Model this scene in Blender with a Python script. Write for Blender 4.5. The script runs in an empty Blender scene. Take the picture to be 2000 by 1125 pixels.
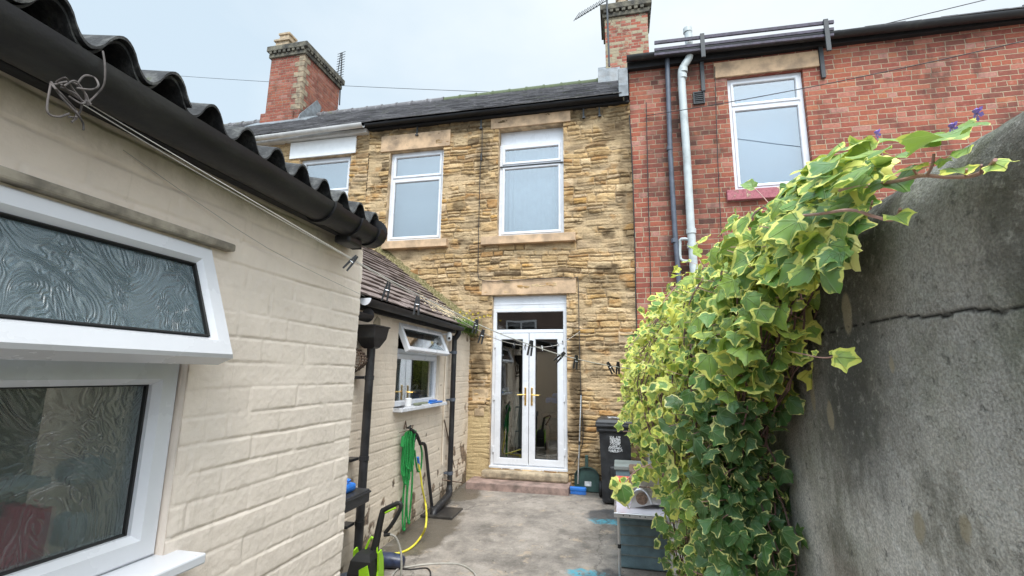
import bpy, bmesh, math, random
import numpy as np
from mathutils import Vector, Matrix
random.seed(7)
C = bpy.context.scene
COL = C.collection
R = math.radians
D = 7.0            # distance to the facades
H = 1.65           # eye height
F = 920.0          # focal length in pixels of a 2000 px wide picture
LX, KX = -1.15, -2.24   # wall planes of the outhouse and of the kitchen extension

# ---------------------------------------------------------------- camera
_Y = np.array([210., -170., -F]); _Z = np.array([67., (F*F+210*67)/170, -F])
_Y /= np.linalg.norm(_Y); _Z /= np.linalg.norm(_Z); _Z -= _Y*_Z.dot(_Y); _Z /= np.linalg.norm(_Z); _X = np.cross(_Y, _Z)
CM = np.array([_X, _Y, _Z])
cam = bpy.data.cameras.new('camera'); camo = bpy.data.objects.new('camera', cam); COL.objects.link(camo)
cam.sensor_width = 36; cam.lens = 36*F/2000; cam.clip_start = .02; cam.clip_end = 500
mw = Matrix([list(CM[i])+[(0, 0, H)[i]] for i in range(3)]+[[0, 0, 0, 1]]); camo.matrix_world = mw
C.camera = camo
# ---------------------------------------------------------------- sky, sun, exposure
C.view_settings.view_transform = 'Standard'; C.view_settings.look = 'None'; C.view_settings.gamma = 1
C.view_settings.exposure = 1.3
SUN_EL, SUN_AZ = 56, 160       # azimuth clockwise from +Y
world = bpy.data.worlds.new('World'); C.world = world; world.use_nodes = True
wt = world.node_tree; wt.nodes.clear()
wo = wt.nodes.new('ShaderNodeOutputWorld'); bg = wt.nodes.new('ShaderNodeBackground')
sk = wt.nodes.new('ShaderNodeTexSky'); sk.sky_type = 'NISHITA'; sk.sun_disc = False
sk.sun_elevation = R(SUN_EL); sk.sun_rotation = R(SUN_AZ); sk.air_density = 1.0; sk.dust_density = 2.0
tc = wt.nodes.new('ShaderNodeTexCoord'); mp = wt.nodes.new('ShaderNodeMapping'); mp.inputs['Scale'].default_value = (1, 1, 1.8)
nz = wt.nodes.new('ShaderNodeTexNoise'); nz.inputs['Scale'].default_value = 2.4; nz.inputs['Detail'].default_value = 6; nz.inputs['Roughness'].default_value = .5
wt.links.new(tc.outputs['Generated'], mp.inputs[0]); wt.links.new(mp.outputs[0], nz.inputs[0])
# cloud sheet: brighter near the hidden sun and to the right, greyer blue to the left
dt = wt.nodes.new('ShaderNodeVectorMath'); dt.operation = 'DOT_PRODUCT'
wt.links.new(tc.outputs['Generated'], dt.inputs[0]); dt.inputs[1].default_value = (.80, .45, .40)
ad = wt.nodes.new('ShaderNodeMath'); ad.operation = 'MULTIPLY_ADD'; ad.inputs[1].default_value = .50
wt.links.new(dt.outputs['Value'], ad.inputs[0]); wt.links.new(nz.outputs['Fac'], ad.inputs[2])
cr = wt.nodes.new('ShaderNodeValToRGB')
cr.color_ramp.elements[0].position = .46; cr.color_ramp.elements[0].color = (4.9, 5.9, 6.7, 1)
cr.color_ramp.elements[1].position = .98; cr.color_ramp.elements[1].color = (7.0, 7.5, 7.7, 1)
wt.links.new(ad.outputs[0], cr.inputs[0])
mx = wt.nodes.new('ShaderNodeMixRGB'); mx.inputs[0].default_value = .88
wt.links.new(sk.outputs[0], mx.inputs[1]); wt.links.new(cr.outputs[0], mx.inputs[2])
# overcast, brighter overhead; lobe added out of view behind the viewer as fill
d2 = wt.nodes.new('ShaderNodeVectorMath'); d2.operation = 'DOT_PRODUCT'; wt.links.new(tc.outputs['Generated'], d2.inputs[0])
d2.inputs[1].default_value = (.03, -.45, .89)
m2 = wt.nodes.new('ShaderNodeMapRange'); m2.interpolation_type = 'SMOOTHSTEP'; wt.links.new(d2.outputs['Value'], m2.inputs[0])
m2.inputs[1].default_value = .38; m2.inputs[2].default_value = .95; m2.inputs[3].default_value = .062; m2.inputs[4].default_value = .22
wt.links.new(mx.outputs[0], bg.inputs[0]); wt.links.new(m2.outputs[0], bg.inputs[1])
wt.links.new(bg.outputs[0], wo.inputs[0])
sun = bpy.data.lights.new('sun', 'SUN'); sun.energy = 1.2; sun.angle = R(25); sun.color = (1, .96, .9)
so = bpy.data.objects.new('sun', sun); COL.objects.link(so)
sd = Vector((math.sin(R(SUN_AZ))*math.cos(R(SUN_EL)), math.cos(R(SUN_AZ))*math.cos(R(SUN_EL)), math.sin(R(SUN_EL))))
so.rotation_euler = sd.to_track_quat('Z', 'Y').to_euler(); so.location = (0, 0, 20)

# ---------------------------------------------------------------- helpers
def W(px, py, ax, v):
    """point where the sight line through a photo pixel meets the plane axis=v"""
    d = CM @ np.array([px-1000, -(py-562.5), -F]); o = np.array([0, 0, H]); t = (v-o[ax])/d[ax]
    return tuple(float(q) for q in o+t*d)
def Wp(px, py, a, b):
    """same, on the vertical plane through plan points a and b"""
    d = CM @ np.array([px-1000, -(py-562.5), -F]); n = np.array([b[1]-a[1], -(b[0]-a[0])])
    t = n.dot(np.array(a[:2]))/n.dot(d[:2]); return (float(t*d[0]), float(t*d[1]), float(H+t*d[2]))
OFF = {}
def link(name, me, mat, parent, off):
    o = bpy.data.objects.new(name, me); COL.objects.link(o)
    if mat: me.materials.append(mat)
    if parent is None: o.location = off
    else: o.parent = parent
    OFF[o.name] = Vector(off); return o
def empty(name, loc, label, cat, group=None):
    o = bpy.data.objects.new(name, None); COL.objects.link(o); o.location = loc; o.empty_display_size = .1
    o['label'] = label; o['category'] = cat
    if group: o['group'] = group
    OFF[o.name] = Vector(loc); return o
def tag(o, label, cat, group=None, kind=None):
    if label: o['label'] = label
    if cat: o['category'] = cat
    if group: o['group'] = group
    if kind: o['kind'] = kind
    return o
FY = lambda u, v, w: (u, D-w, v)            # facade facing -Y
def FX(x): return lambda u, v, w: (x+w, u, v)   # wall facing +X
ID = lambda u, v, w: (u, v, w)
class MB:
    def __init__(s, T=ID): s.v = []; s.f = []; s.T = T; s.a = []; s.cur = 0.
    def add(s, vs, fs):
        b = len(s.v); s.v += [s.T(*p) for p in vs]; s.f += [tuple(i+b for i in f) for f in fs]; s.a += [s.cur]*len(vs); return s
    def box(s, x0, x1, y0, y1, z0, z1, c=0):
        if c <= 0:
            return s.add([(x0,y0,z0),(x1,y0,z0),(x1,y1,z0),(x0,y1,z0),(x0,y0,z1),(x1,y0,z1),(x1,y1,z1),(x0,y1,z1)],
                  [(0,3,2,1),(4,5,6,7),(0,1,5,4),(1,2,6,5),(2,3,7,6),(3,0,4,7)])
        bm = bmesh.new(); bmesh.ops.create_cube(bm, size=1)
        for q in bm.verts: q.co = Vector((x0+(x1-x0)*(q.co.x+.5), y0+(y1-y0)*(q.co.y+.5), z0+(z1-z0)*(q.co.z+.5)))
        bmesh.ops.bevel(bm, geom=list(bm.edges), offset=min(c, .45*min(abs(x1-x0), abs(y1-y0), abs(z1-z0))), segments=2, affect='EDGES', profile=.5)
        bm.verts.index_update(); s.add([tuple(q.co) for q in bm.verts], [tuple(q.index for q in f.verts) for f in bm.faces]); bm.free(); return s
    def obox(s, c, size, m, bev=0):
        """box of a size at c, turned by matrix m"""
        T0 = s.T; m = m.to_3x3(); s.T = lambda x, y, z: T0(*(m @ Vector((x, y, z))+Vector(c)))
        s.box(-size[0]/2, size[0]/2, -size[1]/2, size[1]/2, -size[2]/2, size[2]/2, bev); s.T = T0; return s
    def frame(s, u0, u1, v0, v1, wd, w0, w1, ch=.008):
        """mitred picture-frame: rings back-outer, front-outer, front-inner, back-inner"""
        vs = []
        for (g, w) in ((0, w0), (0, w1-ch*.5), (ch*.5, w1), (wd-ch, w1), (wd, w1-ch*1.2), (wd, w0)):
            vs += [(u0+g, v0+g, w), (u1-g, v0+g, w), (u1-g, v1-g, w), (u0+g, v1-g, w)]
        n = 6; fs = []
        for k in range(n):
            for i in range(4):
                j = (i+1) % 4; a = k*4; b = ((k+1) % n)*4; fs.append((a+i, a+j, b+j, b+i))
        return s.add(vs, fs)
    def prism(s, poly, w0, w1):
        n = len(poly)
        return s.add([(p[0], p[1], w0) for p in poly]+[(p[0], p[1], w1) for p in poly],
                     [tuple(range(n-1, -1, -1)), tuple(range(n, 2*n))]+[(i, (i+1) % n, n+(i+1) % n, n+i) for i in range(n)])
    def tube(s, pts, r, n=8, smooth=0, closed=False):
        P = [Vector(p) for p in pts]; rr = list(r) if isinstance(r, (list, tuple)) else [r]*len(P)
        if smooth and len(P) > 2:
            Q = []; RR = []
            for i in range(len(P)-1):
                a = P[max(i-1, 0)]; b = P[i]; c = P[i+1]; d = P[min(i+2, len(P)-1)]
                for k in range(smooth):
                    t = k/smooth
                    Q.append(.5*((2*b)+(c-a)*t+(2*a-5*b+4*c-d)*t*t+(3*b-a-3*c+d)*t**3)); RR.append(rr[i]*(1-t)+rr[i+1]*t)
            Q.append(P[-1]); RR.append(rr[-1]); P = Q; rr = RR
        vs = []; N = None
        for i, p in enumerate(P):
            t = (P[min(i+1, len(P)-1)]-P[max(i-1, 0)])
            if t.length < 1e-9: t = Vector((0, 0, 1))
            t.normalize()
            if N is None: N = t.orthogonal().normalized()
            else:
                N = N-t*N.dot(t); N = N.normalized() if N.length > 1e-6 else t.orthogonal().normalized()
            B = t.cross(N)
            for k in range(n):
                a = 2*math.pi*k/n; vs.append(tuple(p+(N*math.cos(a)+B*math.sin(a))*rr[i]))
        m = len(P); fs = [(i*n+k, i*n+(k+1) % n, (i+1)*n+(k+1) % n, (i+1)*n+k) for i in range(m-1) for k in range(n)]
        fs += [tuple(range(n-1, -1, -1)), tuple(range((m-1)*n, m*n))]
        return s.add(vs, fs)
    def lathe(s, prof, c=(0, 0, 0), n=20, m=None):
        vs = []
        for (r, z) in prof:
            for k in range(n):
                a = 2*math.pi*k/n; q = Vector((r*math.cos(a), r*math.sin(a), z))
                if m is not None: q = m @ q
                vs.append(tuple(q+Vector(c)))
        k = len(prof); fs = [(i*n+j, i*n+(j+1) % n, (i+1)*n+(j+1) % n, (i+1)*n+j) for i in range(k-1) for j in range(n)]
        fs += [tuple(range(n-1, -1, -1)), tuple(range((k-1)*n, k*n))]
        return s.add(vs, fs)
    def build(s, name, mat, parent=None, smooth=False, off=None, attr=None):
        a = np.array(s.v)
        if parent is not None: off = OFF[parent.name]
        elif off is None: off = Vector((a[:, 0].mean(), a[:, 1].mean(), a[:, 2].min()))
        me = bpy.data.meshes.new(name); me.from_pydata([tuple(q) for q in a-np.array(off)], [], s.f)
        bm = bmesh.new(); bm.from_mesh(me); bmesh.ops.recalc_face_normals(bm, faces=bm.faces); bm.to_mesh(me); bm.free()
        if smooth:
            me.polygons.foreach_set('use_smooth', [True]*len(me.polygons)); me.set_sharp_from_angle(angle=R(40))
        if attr:
            at = me.attributes.new(attr, 'FLOAT', 'POINT'); at.data.foreach_set('value', np.array(s.a, dtype=np.float32))
        me.update(); return link(name, me, mat, parent, off)

# ---- numpy noise
def vnoise(x, y, seed):
    rs = np.random.RandomState(seed); g = rs.rand(256, 256)
    xi = np.floor(x).astype(int); yi = np.floor(y).astype(int); fx = x-xi; fy = y-yi
    fx = fx*fx*(3-2*fx); fy = fy*fy*(3-2*fy); a = xi % 256; b = yi % 256; a1 = (a+1) % 256; b1 = (b+1) % 256
    return (g[a, b]*(1-fx)+g[a1, b]*fx)*(1-fy)+(g[a, b1]*(1-fx)+g[a1, b1]*fx)*fy
def fbm(x, y, o=4, seed=0, g=.5):
    t = 0; am = 1; s = 0
    for i in range(o):
        t = t+am*vnoise(x*2**i+i*17.3, y*2**i+i*9.1, seed+i); s += am; am *= g
    return t/s-.5
def sstep(a, b, x):
    t = np.clip((x-a)/(b-a), 0, 1); return t*t*(3-2*t)
def axis_lines(a, b, step, cuts=()):
    br = sorted(set([a, b]+[c for c in cuts if a < c < b])); out = [a]
    for p, q in zip(br[:-1], br[1:]):
        n = max(1, int(round((q-p)/step))); out += list(np.linspace(p, q, n+1)[1:])
    return np.array(out)
def relief(name, T, us, vs, fn, mat, parent, holes=(), keep=None, off=None):
    """height-field sheet; fn(U,V) -> height, {attr: values}; holes (u0,u1,v0,v1) are cut out and T maps (u,v,w)"""
    U, V = np.meshgrid(us, vs, indexing='ij'); h, at = fn(U, V)
    x, y, z = T(U, V, h); co = np.stack([np.broadcast_to(q, U.shape) for q in (x, y, z)], -1).reshape(-1, 3)
    nu, nv = U.shape; i, j = np.meshgrid(np.arange(nu-1), np.arange(nv-1), indexing='ij')
    uc = (us[:-1]+us[1:])/2; vc = (vs[:-1]+vs[1:])/2; UC, VC = np.meshgrid(uc, vc, indexing='ij')
    ok = np.ones(UC.shape, bool)
    for (a, b, c, d) in holes: ok &= ~((UC > a) & (UC < b) & (VC > c) & (VC < d))
    if keep is not None: ok &= keep(UC, VC)
    a = (i*nv+j)[ok]; q = np.stack([a, a+nv, a+nv+1, a+1], -1).astype(np.int32)
    used = np.unique(q); re = np.full(nu*nv, -1, np.int32); re[used] = np.arange(len(used)); q = re[q]; co = co[used]
    if parent is not None: off = OFF[parent.name]
    elif off is None: off = Vector((co[:, 0].mean(), co[:, 1].mean(), co[:, 2].min()))
    co = co-np.array(off)
    me = bpy.data.meshes.new(name); me.vertices.add(len(co)); me.vertices.foreach_set('co', co.astype(np.float32).ravel())
    me.loops.add(q.size); me.loops.foreach_set('vertex_index', q.ravel()); me.polygons.add(len(q))
    me.polygons.foreach_set('loop_start', np.arange(0, q.size, 4, dtype=np.int32)); me.polygons.foreach_set('loop_total', np.full(len(q), 4, np.int32))
    me.polygons.foreach_set('use_smooth', np.ones(len(q), bool)); me.update(calc_edges=True)
    for k, val in at.items():
        if val.ndim == 3:
            A = me.attributes.new(k, 'FLOAT_COLOR', 'POINT'); w = np.concatenate([val.reshape(-1, 3)[used], np.ones((len(used), 1))], 1)
            A.data.foreach_set('color', w.astype(np.float32).ravel())
        else:
            A = me.attributes.new(k, 'FLOAT', 'POINT'); A.data.foreach_set('value', val.reshape(-1)[used].astype(np.float32))
    me.validate(); return link(name, me, mat, parent, off)

# ---------------------------------------------------------------- materials
def srgb(r, g, b):
    f = lambda c: (c/255/12.92) if c/255 <= .04045 else ((c/255+.055)/1.055)**2.4
    return (f(r), f(g), f(b), 1)
class NT:
    def __init__(s, name):
        s.m = bpy.data.materials.new(name); s.m.use_nodes = True; s.t = s.m.node_tree; s.t.nodes.clear()
        s.out = s.t.nodes.new('ShaderNodeOutputMaterial'); s.p = s.t.nodes.new('ShaderNodeBsdfPrincipled'); s.t.links.new(s.p.outputs[0], s.out.inputs[0])
        s.pos = s.t.nodes.new('ShaderNodeNewGeometry').outputs['Position']
    def put(s, sock, val):
        if hasattr(val, 'is_output') or isinstance(val, bpy.types.NodeSocket): s.t.links.new(val, sock)
        else:
            if isinstance(val, (tuple, list)) and len(val) == 3 and sock.type == 'RGBA': val = (*val, 1)
            sock.default_value = val
    def n(s, ty, out=0, _in=None, **kw):
        nd = s.t.nodes.new('ShaderNode'+ty)
        for k, v in kw.items(): setattr(nd, k, v)
        for k, v in (_in or {}).items(): s.put(nd.inputs[k], v)
        return nd.outputs[out]
    def noise(s, scale, detail=4, rough=.55, vec=None, out='Fac', dist=0):
        return s.n('TexNoise', out, {'Vector': vec if vec is not None else s.pos, 'Scale': scale, 'Detail': detail, 'Roughness': rough, 'Distortion': dist})
    def scl(s, v, vec=None): return s.n('Mapping', 0, {'Vector': vec if vec is not None else s.pos, 'Scale': v})
    def m_(s, op, a, b=0., c=0., clamp=False):
        nd = s.t.nodes.new('ShaderNodeMath'); nd.operation = op; nd.use_clamp = clamp
        s.put(nd.inputs[0], a); s.put(nd.inputs[1], b); s.put(nd.inputs[2], c); return nd.outputs[0]
    def mix(s, f, a, b, mode='MIX'):
        nd = s.t.nodes.new('ShaderNodeMixRGB'); nd.blend_type = mode; s.put(nd.inputs[0], f); s.put(nd.inputs[1], a); s.put(nd.inputs[2], b); return nd.outputs[0]
    def rng(s, v, a, b, c=0., d=1., smooth=True):
        return s.n('MapRange', 0, {'Value': v, 'From Min': a, 'From Max': b, 'To Min': c, 'To Max': d}, interpolation_type='SMOOTHSTEP' if smooth else 'LINEAR')
    def ramp(s, v, els, const=False):
        nd = s.t.nodes.new('ShaderNodeValToRGB'); s.put(nd.inputs[0], v); e = nd.color_ramp.elements
        if const: nd.color_ramp.interpolation = 'CONSTANT'
        e[0].position, e[0].color = els[0]; e[1].position, e[1].color = els[1]
        for p, c in els[2:]: q = e.new(p); q.color = c
        return nd.outputs[0]
    def attr(s, name, out='Fac'): return s.n('Attribute', out, None, attribute_name=name)
    def bump(s, h, dist=.002, strength=1., nrm=None):
        nd = s.t.nodes.new('ShaderNodeBump'); nd.inputs['Strength'].default_value = strength; nd.inputs['Distance'].default_value = dist
        s.put(nd.inputs['Height'], h)
        if nrm is not None: s.put(nd.inputs['Normal'], nrm)
        return nd.outputs[0]
    def set(s, col=None, rough=.6, nrm=None, metal=0., spec=.5, **kw):
        if col is not None: s.put(s.p.inputs['Base Color'], col)
        s.put(s.p.inputs['Roughness'], rough); s.put(s.p.inputs['Metallic'], metal); s.put(s.p.inputs['Specular IOR Level'], spec)
        if nrm is not None: s.put(s.p.inputs['Normal'], nrm)
        for k, v in kw.items(): s.put(s.p.inputs[k], v)
        return s.m
def plain(name, c, rough=.5, metal=0., var=.12, sc=9, bmp=.0006, bs=60, spec=.5, dirt=0.):
    t = NT(name); n1 = t.noise(sc, 5, .6); n2 = t.noise(bs, 3)
    c = tuple(c[:3])+(1,); lo = tuple(q*(1-var*1.6) for q in c[:3])+(1,); hi = tuple(min(1, q*(1+var)) for q in c[:3])+(1,)
    col = t.mix(t.rng(n1, .3, .7), lo, hi)
    if dirt: col = t.mix(t.m_('MULTIPLY', t.rng(t.noise(3.3, 6, .7), .5, .75), dirt), col, (.05, .045, .035, 1))
    return t.set(col, t.rng(n1, .3, .7, rough*.85, min(1, rough*1.15)), t.bump(n2, bmp), metal, spec)
M = {}
M['upvc'] = plain('white_upvc', (.66, .67, .70), .28, var=.03, sc=4, bmp=.0002, dirt=.10)
M['upvc_old'] = plain('weathered_white_upvc', (.60, .59, .58), .4, var=.08, sc=6, bmp=.0003, dirt=.35)
M['blackpipe'] = plain('black_plastic', (.018, .018, .02), .38, var=.4, sc=7, bmp=.0006, dirt=0)
M['gutter'] = NT('weathered_black_gutter')
t = M['gutter']; n1 = t.noise(6, 6, .65, t.scl((1, .35, 1))); n2 = t.noise(90, 4)
M['gutter'] = t.set(t.mix(t.rng(n1, .5, .8), (.008, .008, .010, 1), (.045, .046, .040, 1)), t.rng(n1, .3, .7, .38, .65), t.bump(n2, .0008))
M['fascia'] = plain('black_fascia_board', (.008, .008, .010), .75, var=.5, sc=12, bmp=.003, bs=30)
M['greypipe'] = plain('blue_grey_pipe', (.085, .10, .13), .45, var=.15, dirt=.3)
M['soil'] = plain('pale_grey_pipe', (.46, .50, .50), .45, var=.06, dirt=.35)
M['lead'] = plain('lead_flashing', (.17, .19, .205), .5, var=.25, sc=8, bmp=.004, bs=20, dirt=.3)
M['sill'] = plain('sandstone_dressing', (.50, .345, .215), .85, var=.22, sc=5, bmp=.003, bs=90, dirt=.35)
M['step'] = plain('worn_red_stone', (.29, .205, .175), .8, var=.25, sc=8, bmp=.003, bs=40, dirt=.55)
M['pinksill'] = NT('flaking_pink_paint')
t = M['pinksill']; n1 = t.noise(16, 8, .72)
M['pinksill'] = t.set(t.ramp(n1, [(.4, (.30, .09, .11, 1)), (.52, (.42, .15, .17, 1)), (.58, (.20, .06, .07, 1)), (.64, (.55, .45, .30, 1))]), .8, t.bump(n1, .006))
M['iron'] = plain('dark_iron', (.05, .055, .06), .6, var=.3)
M['railwood'] = plain('grey_timber_rail', (.085, .075, .10), .8, var=.35, sc=14, bmp=.003)
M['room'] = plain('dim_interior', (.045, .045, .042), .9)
M['roomlight'] = plain('pale_interior', (.25, .25, .23), .9)
M['backblue'] = plain('pale_blue_backing', (.30, .40, .50), .9, var=.03)
M['blind'] = plain('pale_blind', (.46, .49, .50), .9, var=.03)
M['net'] = plain('white_net_curtain', (.58, .61, .63), .9, var=.05)
M['redcloth'] = plain('pink_red_towel', (.62, .03, .09), .9)
M['brass'] = plain('brass', (.85, .55, .16), .25, 1., var=.05)
M['chrome'] = plain('brushed_steel', (.62, .60, .58), .32, 1., var=.1)
M['alu'] = plain('aluminium_tube', (.70, .71, .73), .35, 1., var=.1)
M['binblack'] = plain('bin_plastic', (.025, .026, .029), .45, var=.25, sc=12, bmp=.0012, bs=160)
M['rubber'] = plain('black_rubber', (.012, .012, .012), .6)
M['blue'] = plain('blue_plastic', (.02, .16, .55), .4)
M['lime'] = plain('lime_plastic', (.32, .62, .02), .35)
M['greenhose'] = NT('green_fabric_hose')
t = M['greenhose']; n1 = t.noise(260, 2)
M['greenhose'] = t.set(t.mix(t.rng(n1, .35, .65), (.003, .07, .015, 1), (.015, .36, .07, 1)), .7, t.bump(n1, .003))
M['yellow'] = plain('yellow_hose_plastic', (.70, .62, .06), .4, var=.1)
M['greyhose'] = plain('grey_hose_plastic', (.36, .34, .30), .5, var=.15)
M['white'] = plain('white_plastic', (.80, .80, .80), .4, var=.03)
M['cord'] = plain('pale_cord', (.42, .40, .36), .8)
M['twine'] = plain('weathered_twine', (.12, .105, .10), .9, var=.35, sc=30)
M['cable'] = plain('black_cable', (.02, .018, .018), .6)
M['teal'] = plain('grey_teal_plastic', (.17, .25, .28), .45, var=.15, dirt=.25)
M['greyboxtop'] = plain('grey_box_lid', (.20, .23, .22), .5, var=.15, dirt=.3)
M['tabletop'] = plain('pale_table_laminate', (.66, .62, .66), .35, var=.05, dirt=.15)
M['scrub'] = plain('olive_scrubber', (.20, .22, .15), .9)
M['dustpan'] = plain('dark_green_plastic', (.035, .075, .065), .45, var=.2, dirt=.3)
M['wood'] = plain('old_wood', (.16, .11, .075), .8, var=.35, sc=20, dirt=.3)
M['navy'] = plain('navy_rubber', (.03, .04, .08), .35, var=.3, sc=14)
M['mesh'] = plain('rusty_wicker', (.13, .085, .06), .8, var=.4)
M['rust'] = plain('rusty_steel', (.20, .13, .09), .7, var=.4, sc=40)
M['terracotta'] = plain('buff_chimney_pot', (.42, .32, .21), .85, var=.2, dirt=.3)
M['soot'] = plain('sooty_stone', (.11, .10, .075), .9, var=.5, sc=6, bmp=.01, bs=30)

def glass_mat(name, tint, refl_lo, refl_hi, rough=.0, swirl=0.):
    t = NT(name); t.t.nodes.remove(t.p)
    tr = t.t.nodes.new('ShaderNodeBsdfTransparent'); tr.inputs[0].default_value = (*tint, 1)
    gl = t.t.nodes.new('ShaderNodeBsdfGlossy'); gl.inputs['Roughness'].default_value = rough
    lw = t.t.nodes.new('ShaderNodeLayerWeight'); lw.inputs[0].default_value = .35
    fac = t.rng(lw.outputs['Facing'], 0, 1, refl_lo, refl_hi, False)
    ms = t.t.nodes.new('ShaderNodeMixShader'); t.put(ms.inputs[0], fac); t.t.links.new(tr.outputs[0], ms.inputs[1]); t.t.links.new(gl.outputs[0], ms.inputs[2])
    nrm = t.bump(t.noise(1.1, 2), .003, .5); t.t.links.new(nrm, gl.inputs['Normal'])
    t.t.links.new(ms.outputs[0], t.out.inputs[0]); return t.m
M['glass'] = glass_mat('window_glass', (.86, .90, .90), .20, .75)
M['glassup'] = glass_mat('sky_reflecting_glass', (.74, .79, .82), .16, .7)
# obscured swirl-patterned bathroom glass
t = NT('swirl_patterned_glass')
wn = t.noise(6.5, 2.2, .5, t.scl((1, 1.0, .62)), dist=1.6); wv = t.m_('SINE', t.m_('MULTIPLY', wn, 150.)); wv = t.m_('MULTIPLY', wv, t.rng(t.noise(5, 2), .30, .55))
nn = t.bump(wv, .0013, .8, t.bump(t.noise(60, 3), .001, .5))
t.set((.34, .44, .48, 1), .24, nn, spec=.6)
t.put(t.p.inputs['Transmission Weight'], .75); t.put(t.p.inputs['IOR'], 1.5)
def thin(t, f):
    tr = t.t.nodes.new('ShaderNodeBsdfTransparent'); ms = t.t.nodes.new('ShaderNodeMixShader'); ms.inputs[0].default_value = f
    t.t.links.new(t.p.outputs[0], ms.inputs[1]); t.t.links.new(tr.outputs[0], ms.inputs[2]); t.t.links.new(ms.outputs[0], t.out.inputs[0])
M['swirl'] = t.m
t = NT('obscured_glass')
wn = t.noise(5, 2.2, .5, t.scl((1, 1.0, .62)), dist=1.6); nn = t.bump(t.m_('SINE', t.m_('MULTIPLY', wn, 110.)), .0016, .6, t.bump(t.noise(70, 3), .001, .5))
t.set((.30, .36, .34, 1), .16, nn, spec=.35); t.put(t.p.inputs['Transmission Weight'], .80); t.put(t.p.inputs['IOR'], 1.3)
thin(t, .35); M['obscure'] = t.m

# painted brick (relief sheet carries joint / wear)
def painted(name, base, dirty, grain):
    t = NT(name); j = t.attr('joint'); wr = t.attr('wear'); n1 = t.noise(5, 5, .6); n2 = t.noise(70, 5, .65)
    col = t.mix(t.rng(n1, .3, .7), base, tuple(q*.90 for q in base[:3])+(1,))
    col = t.mix(t.m_('MULTIPLY', j, t.rng(t.noise(9, 4, .6), .35, .65, .04, .6)), col, dirty)
    col = t.mix(t.m_('MULTIPLY', t.rng(t.noise(2.2, 6, .7), .5, .72), .35), col, tuple(q*.70 for q in base[:3])+(1,))
    bare = t.mix(t.rng(t.noise(22, 5, .6), .35, .65), (.12, .09, .07, 1), (.34, .25, .18, 1))
    col = t.mix(wr, col, bare)
    zz = t.n('SeparateXYZ', 2, {0: t.pos})
    gm = t.m_('MAXIMUM', t.rng(t.m_('MULTIPLY_ADD', t.noise(7, 5, .7, t.scl((1, 1, .5))), .16, zz), 2.20, 2.29), t.rng(t.m_('MULTIPLY_ADD', t.noise(5, 5, .7), .5, zz), .62, .15))
    col = t.mix(t.m_('MULTIPLY', gm, .42), col, (.16, .135, .07, 1))
    drip = t.rng(t.noise(16, 5, .7, t.scl((1, 1, .07))), .60, .72); col = t.mix(t.m_('MULTIPLY', drip, .22), col, (.28, .23, .15, 1))
    return t.set(col, .62, t.bump(n2, .0012+.0012*grain, 1), spec=.35)
M['cream'] = painted('cream_painted_brick', (.86, .755, .655, 1), (.27, .215, .155, 1), .3)
M['cream_old'] = painted('peeling_cream_brick', (.75, .645, .52, 1), (.22, .17, .11, 1), 1)
# sandstone rubble: colour of every stone comes with the relief sheet
t = NT('coursed_sandstone'); c0 = t.attr('stone', 'Color'); n1 = t.noise(38, 6, .7, t.scl((1, 1, 1.5))); n2 = t.noise(7, 4, .6)
c1 = t.mix(t.rng(n1, .35, .7, 0, .42), c0, (.19, .13, .065, 1)); c1 = t.mix(t.rng(n2, .45, .75, 0, .25), c1, (.60, .47, .28, 1))
M['stone'] = t.set(c1, .92, t.bump(n1, .008, 1), spec=.2)
M['stoneblock'] = plain('sandstone_block', (.50, .37, .23), .9, var=.3, sc=6, bmp=.006, bs=50, dirt=.45)
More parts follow.
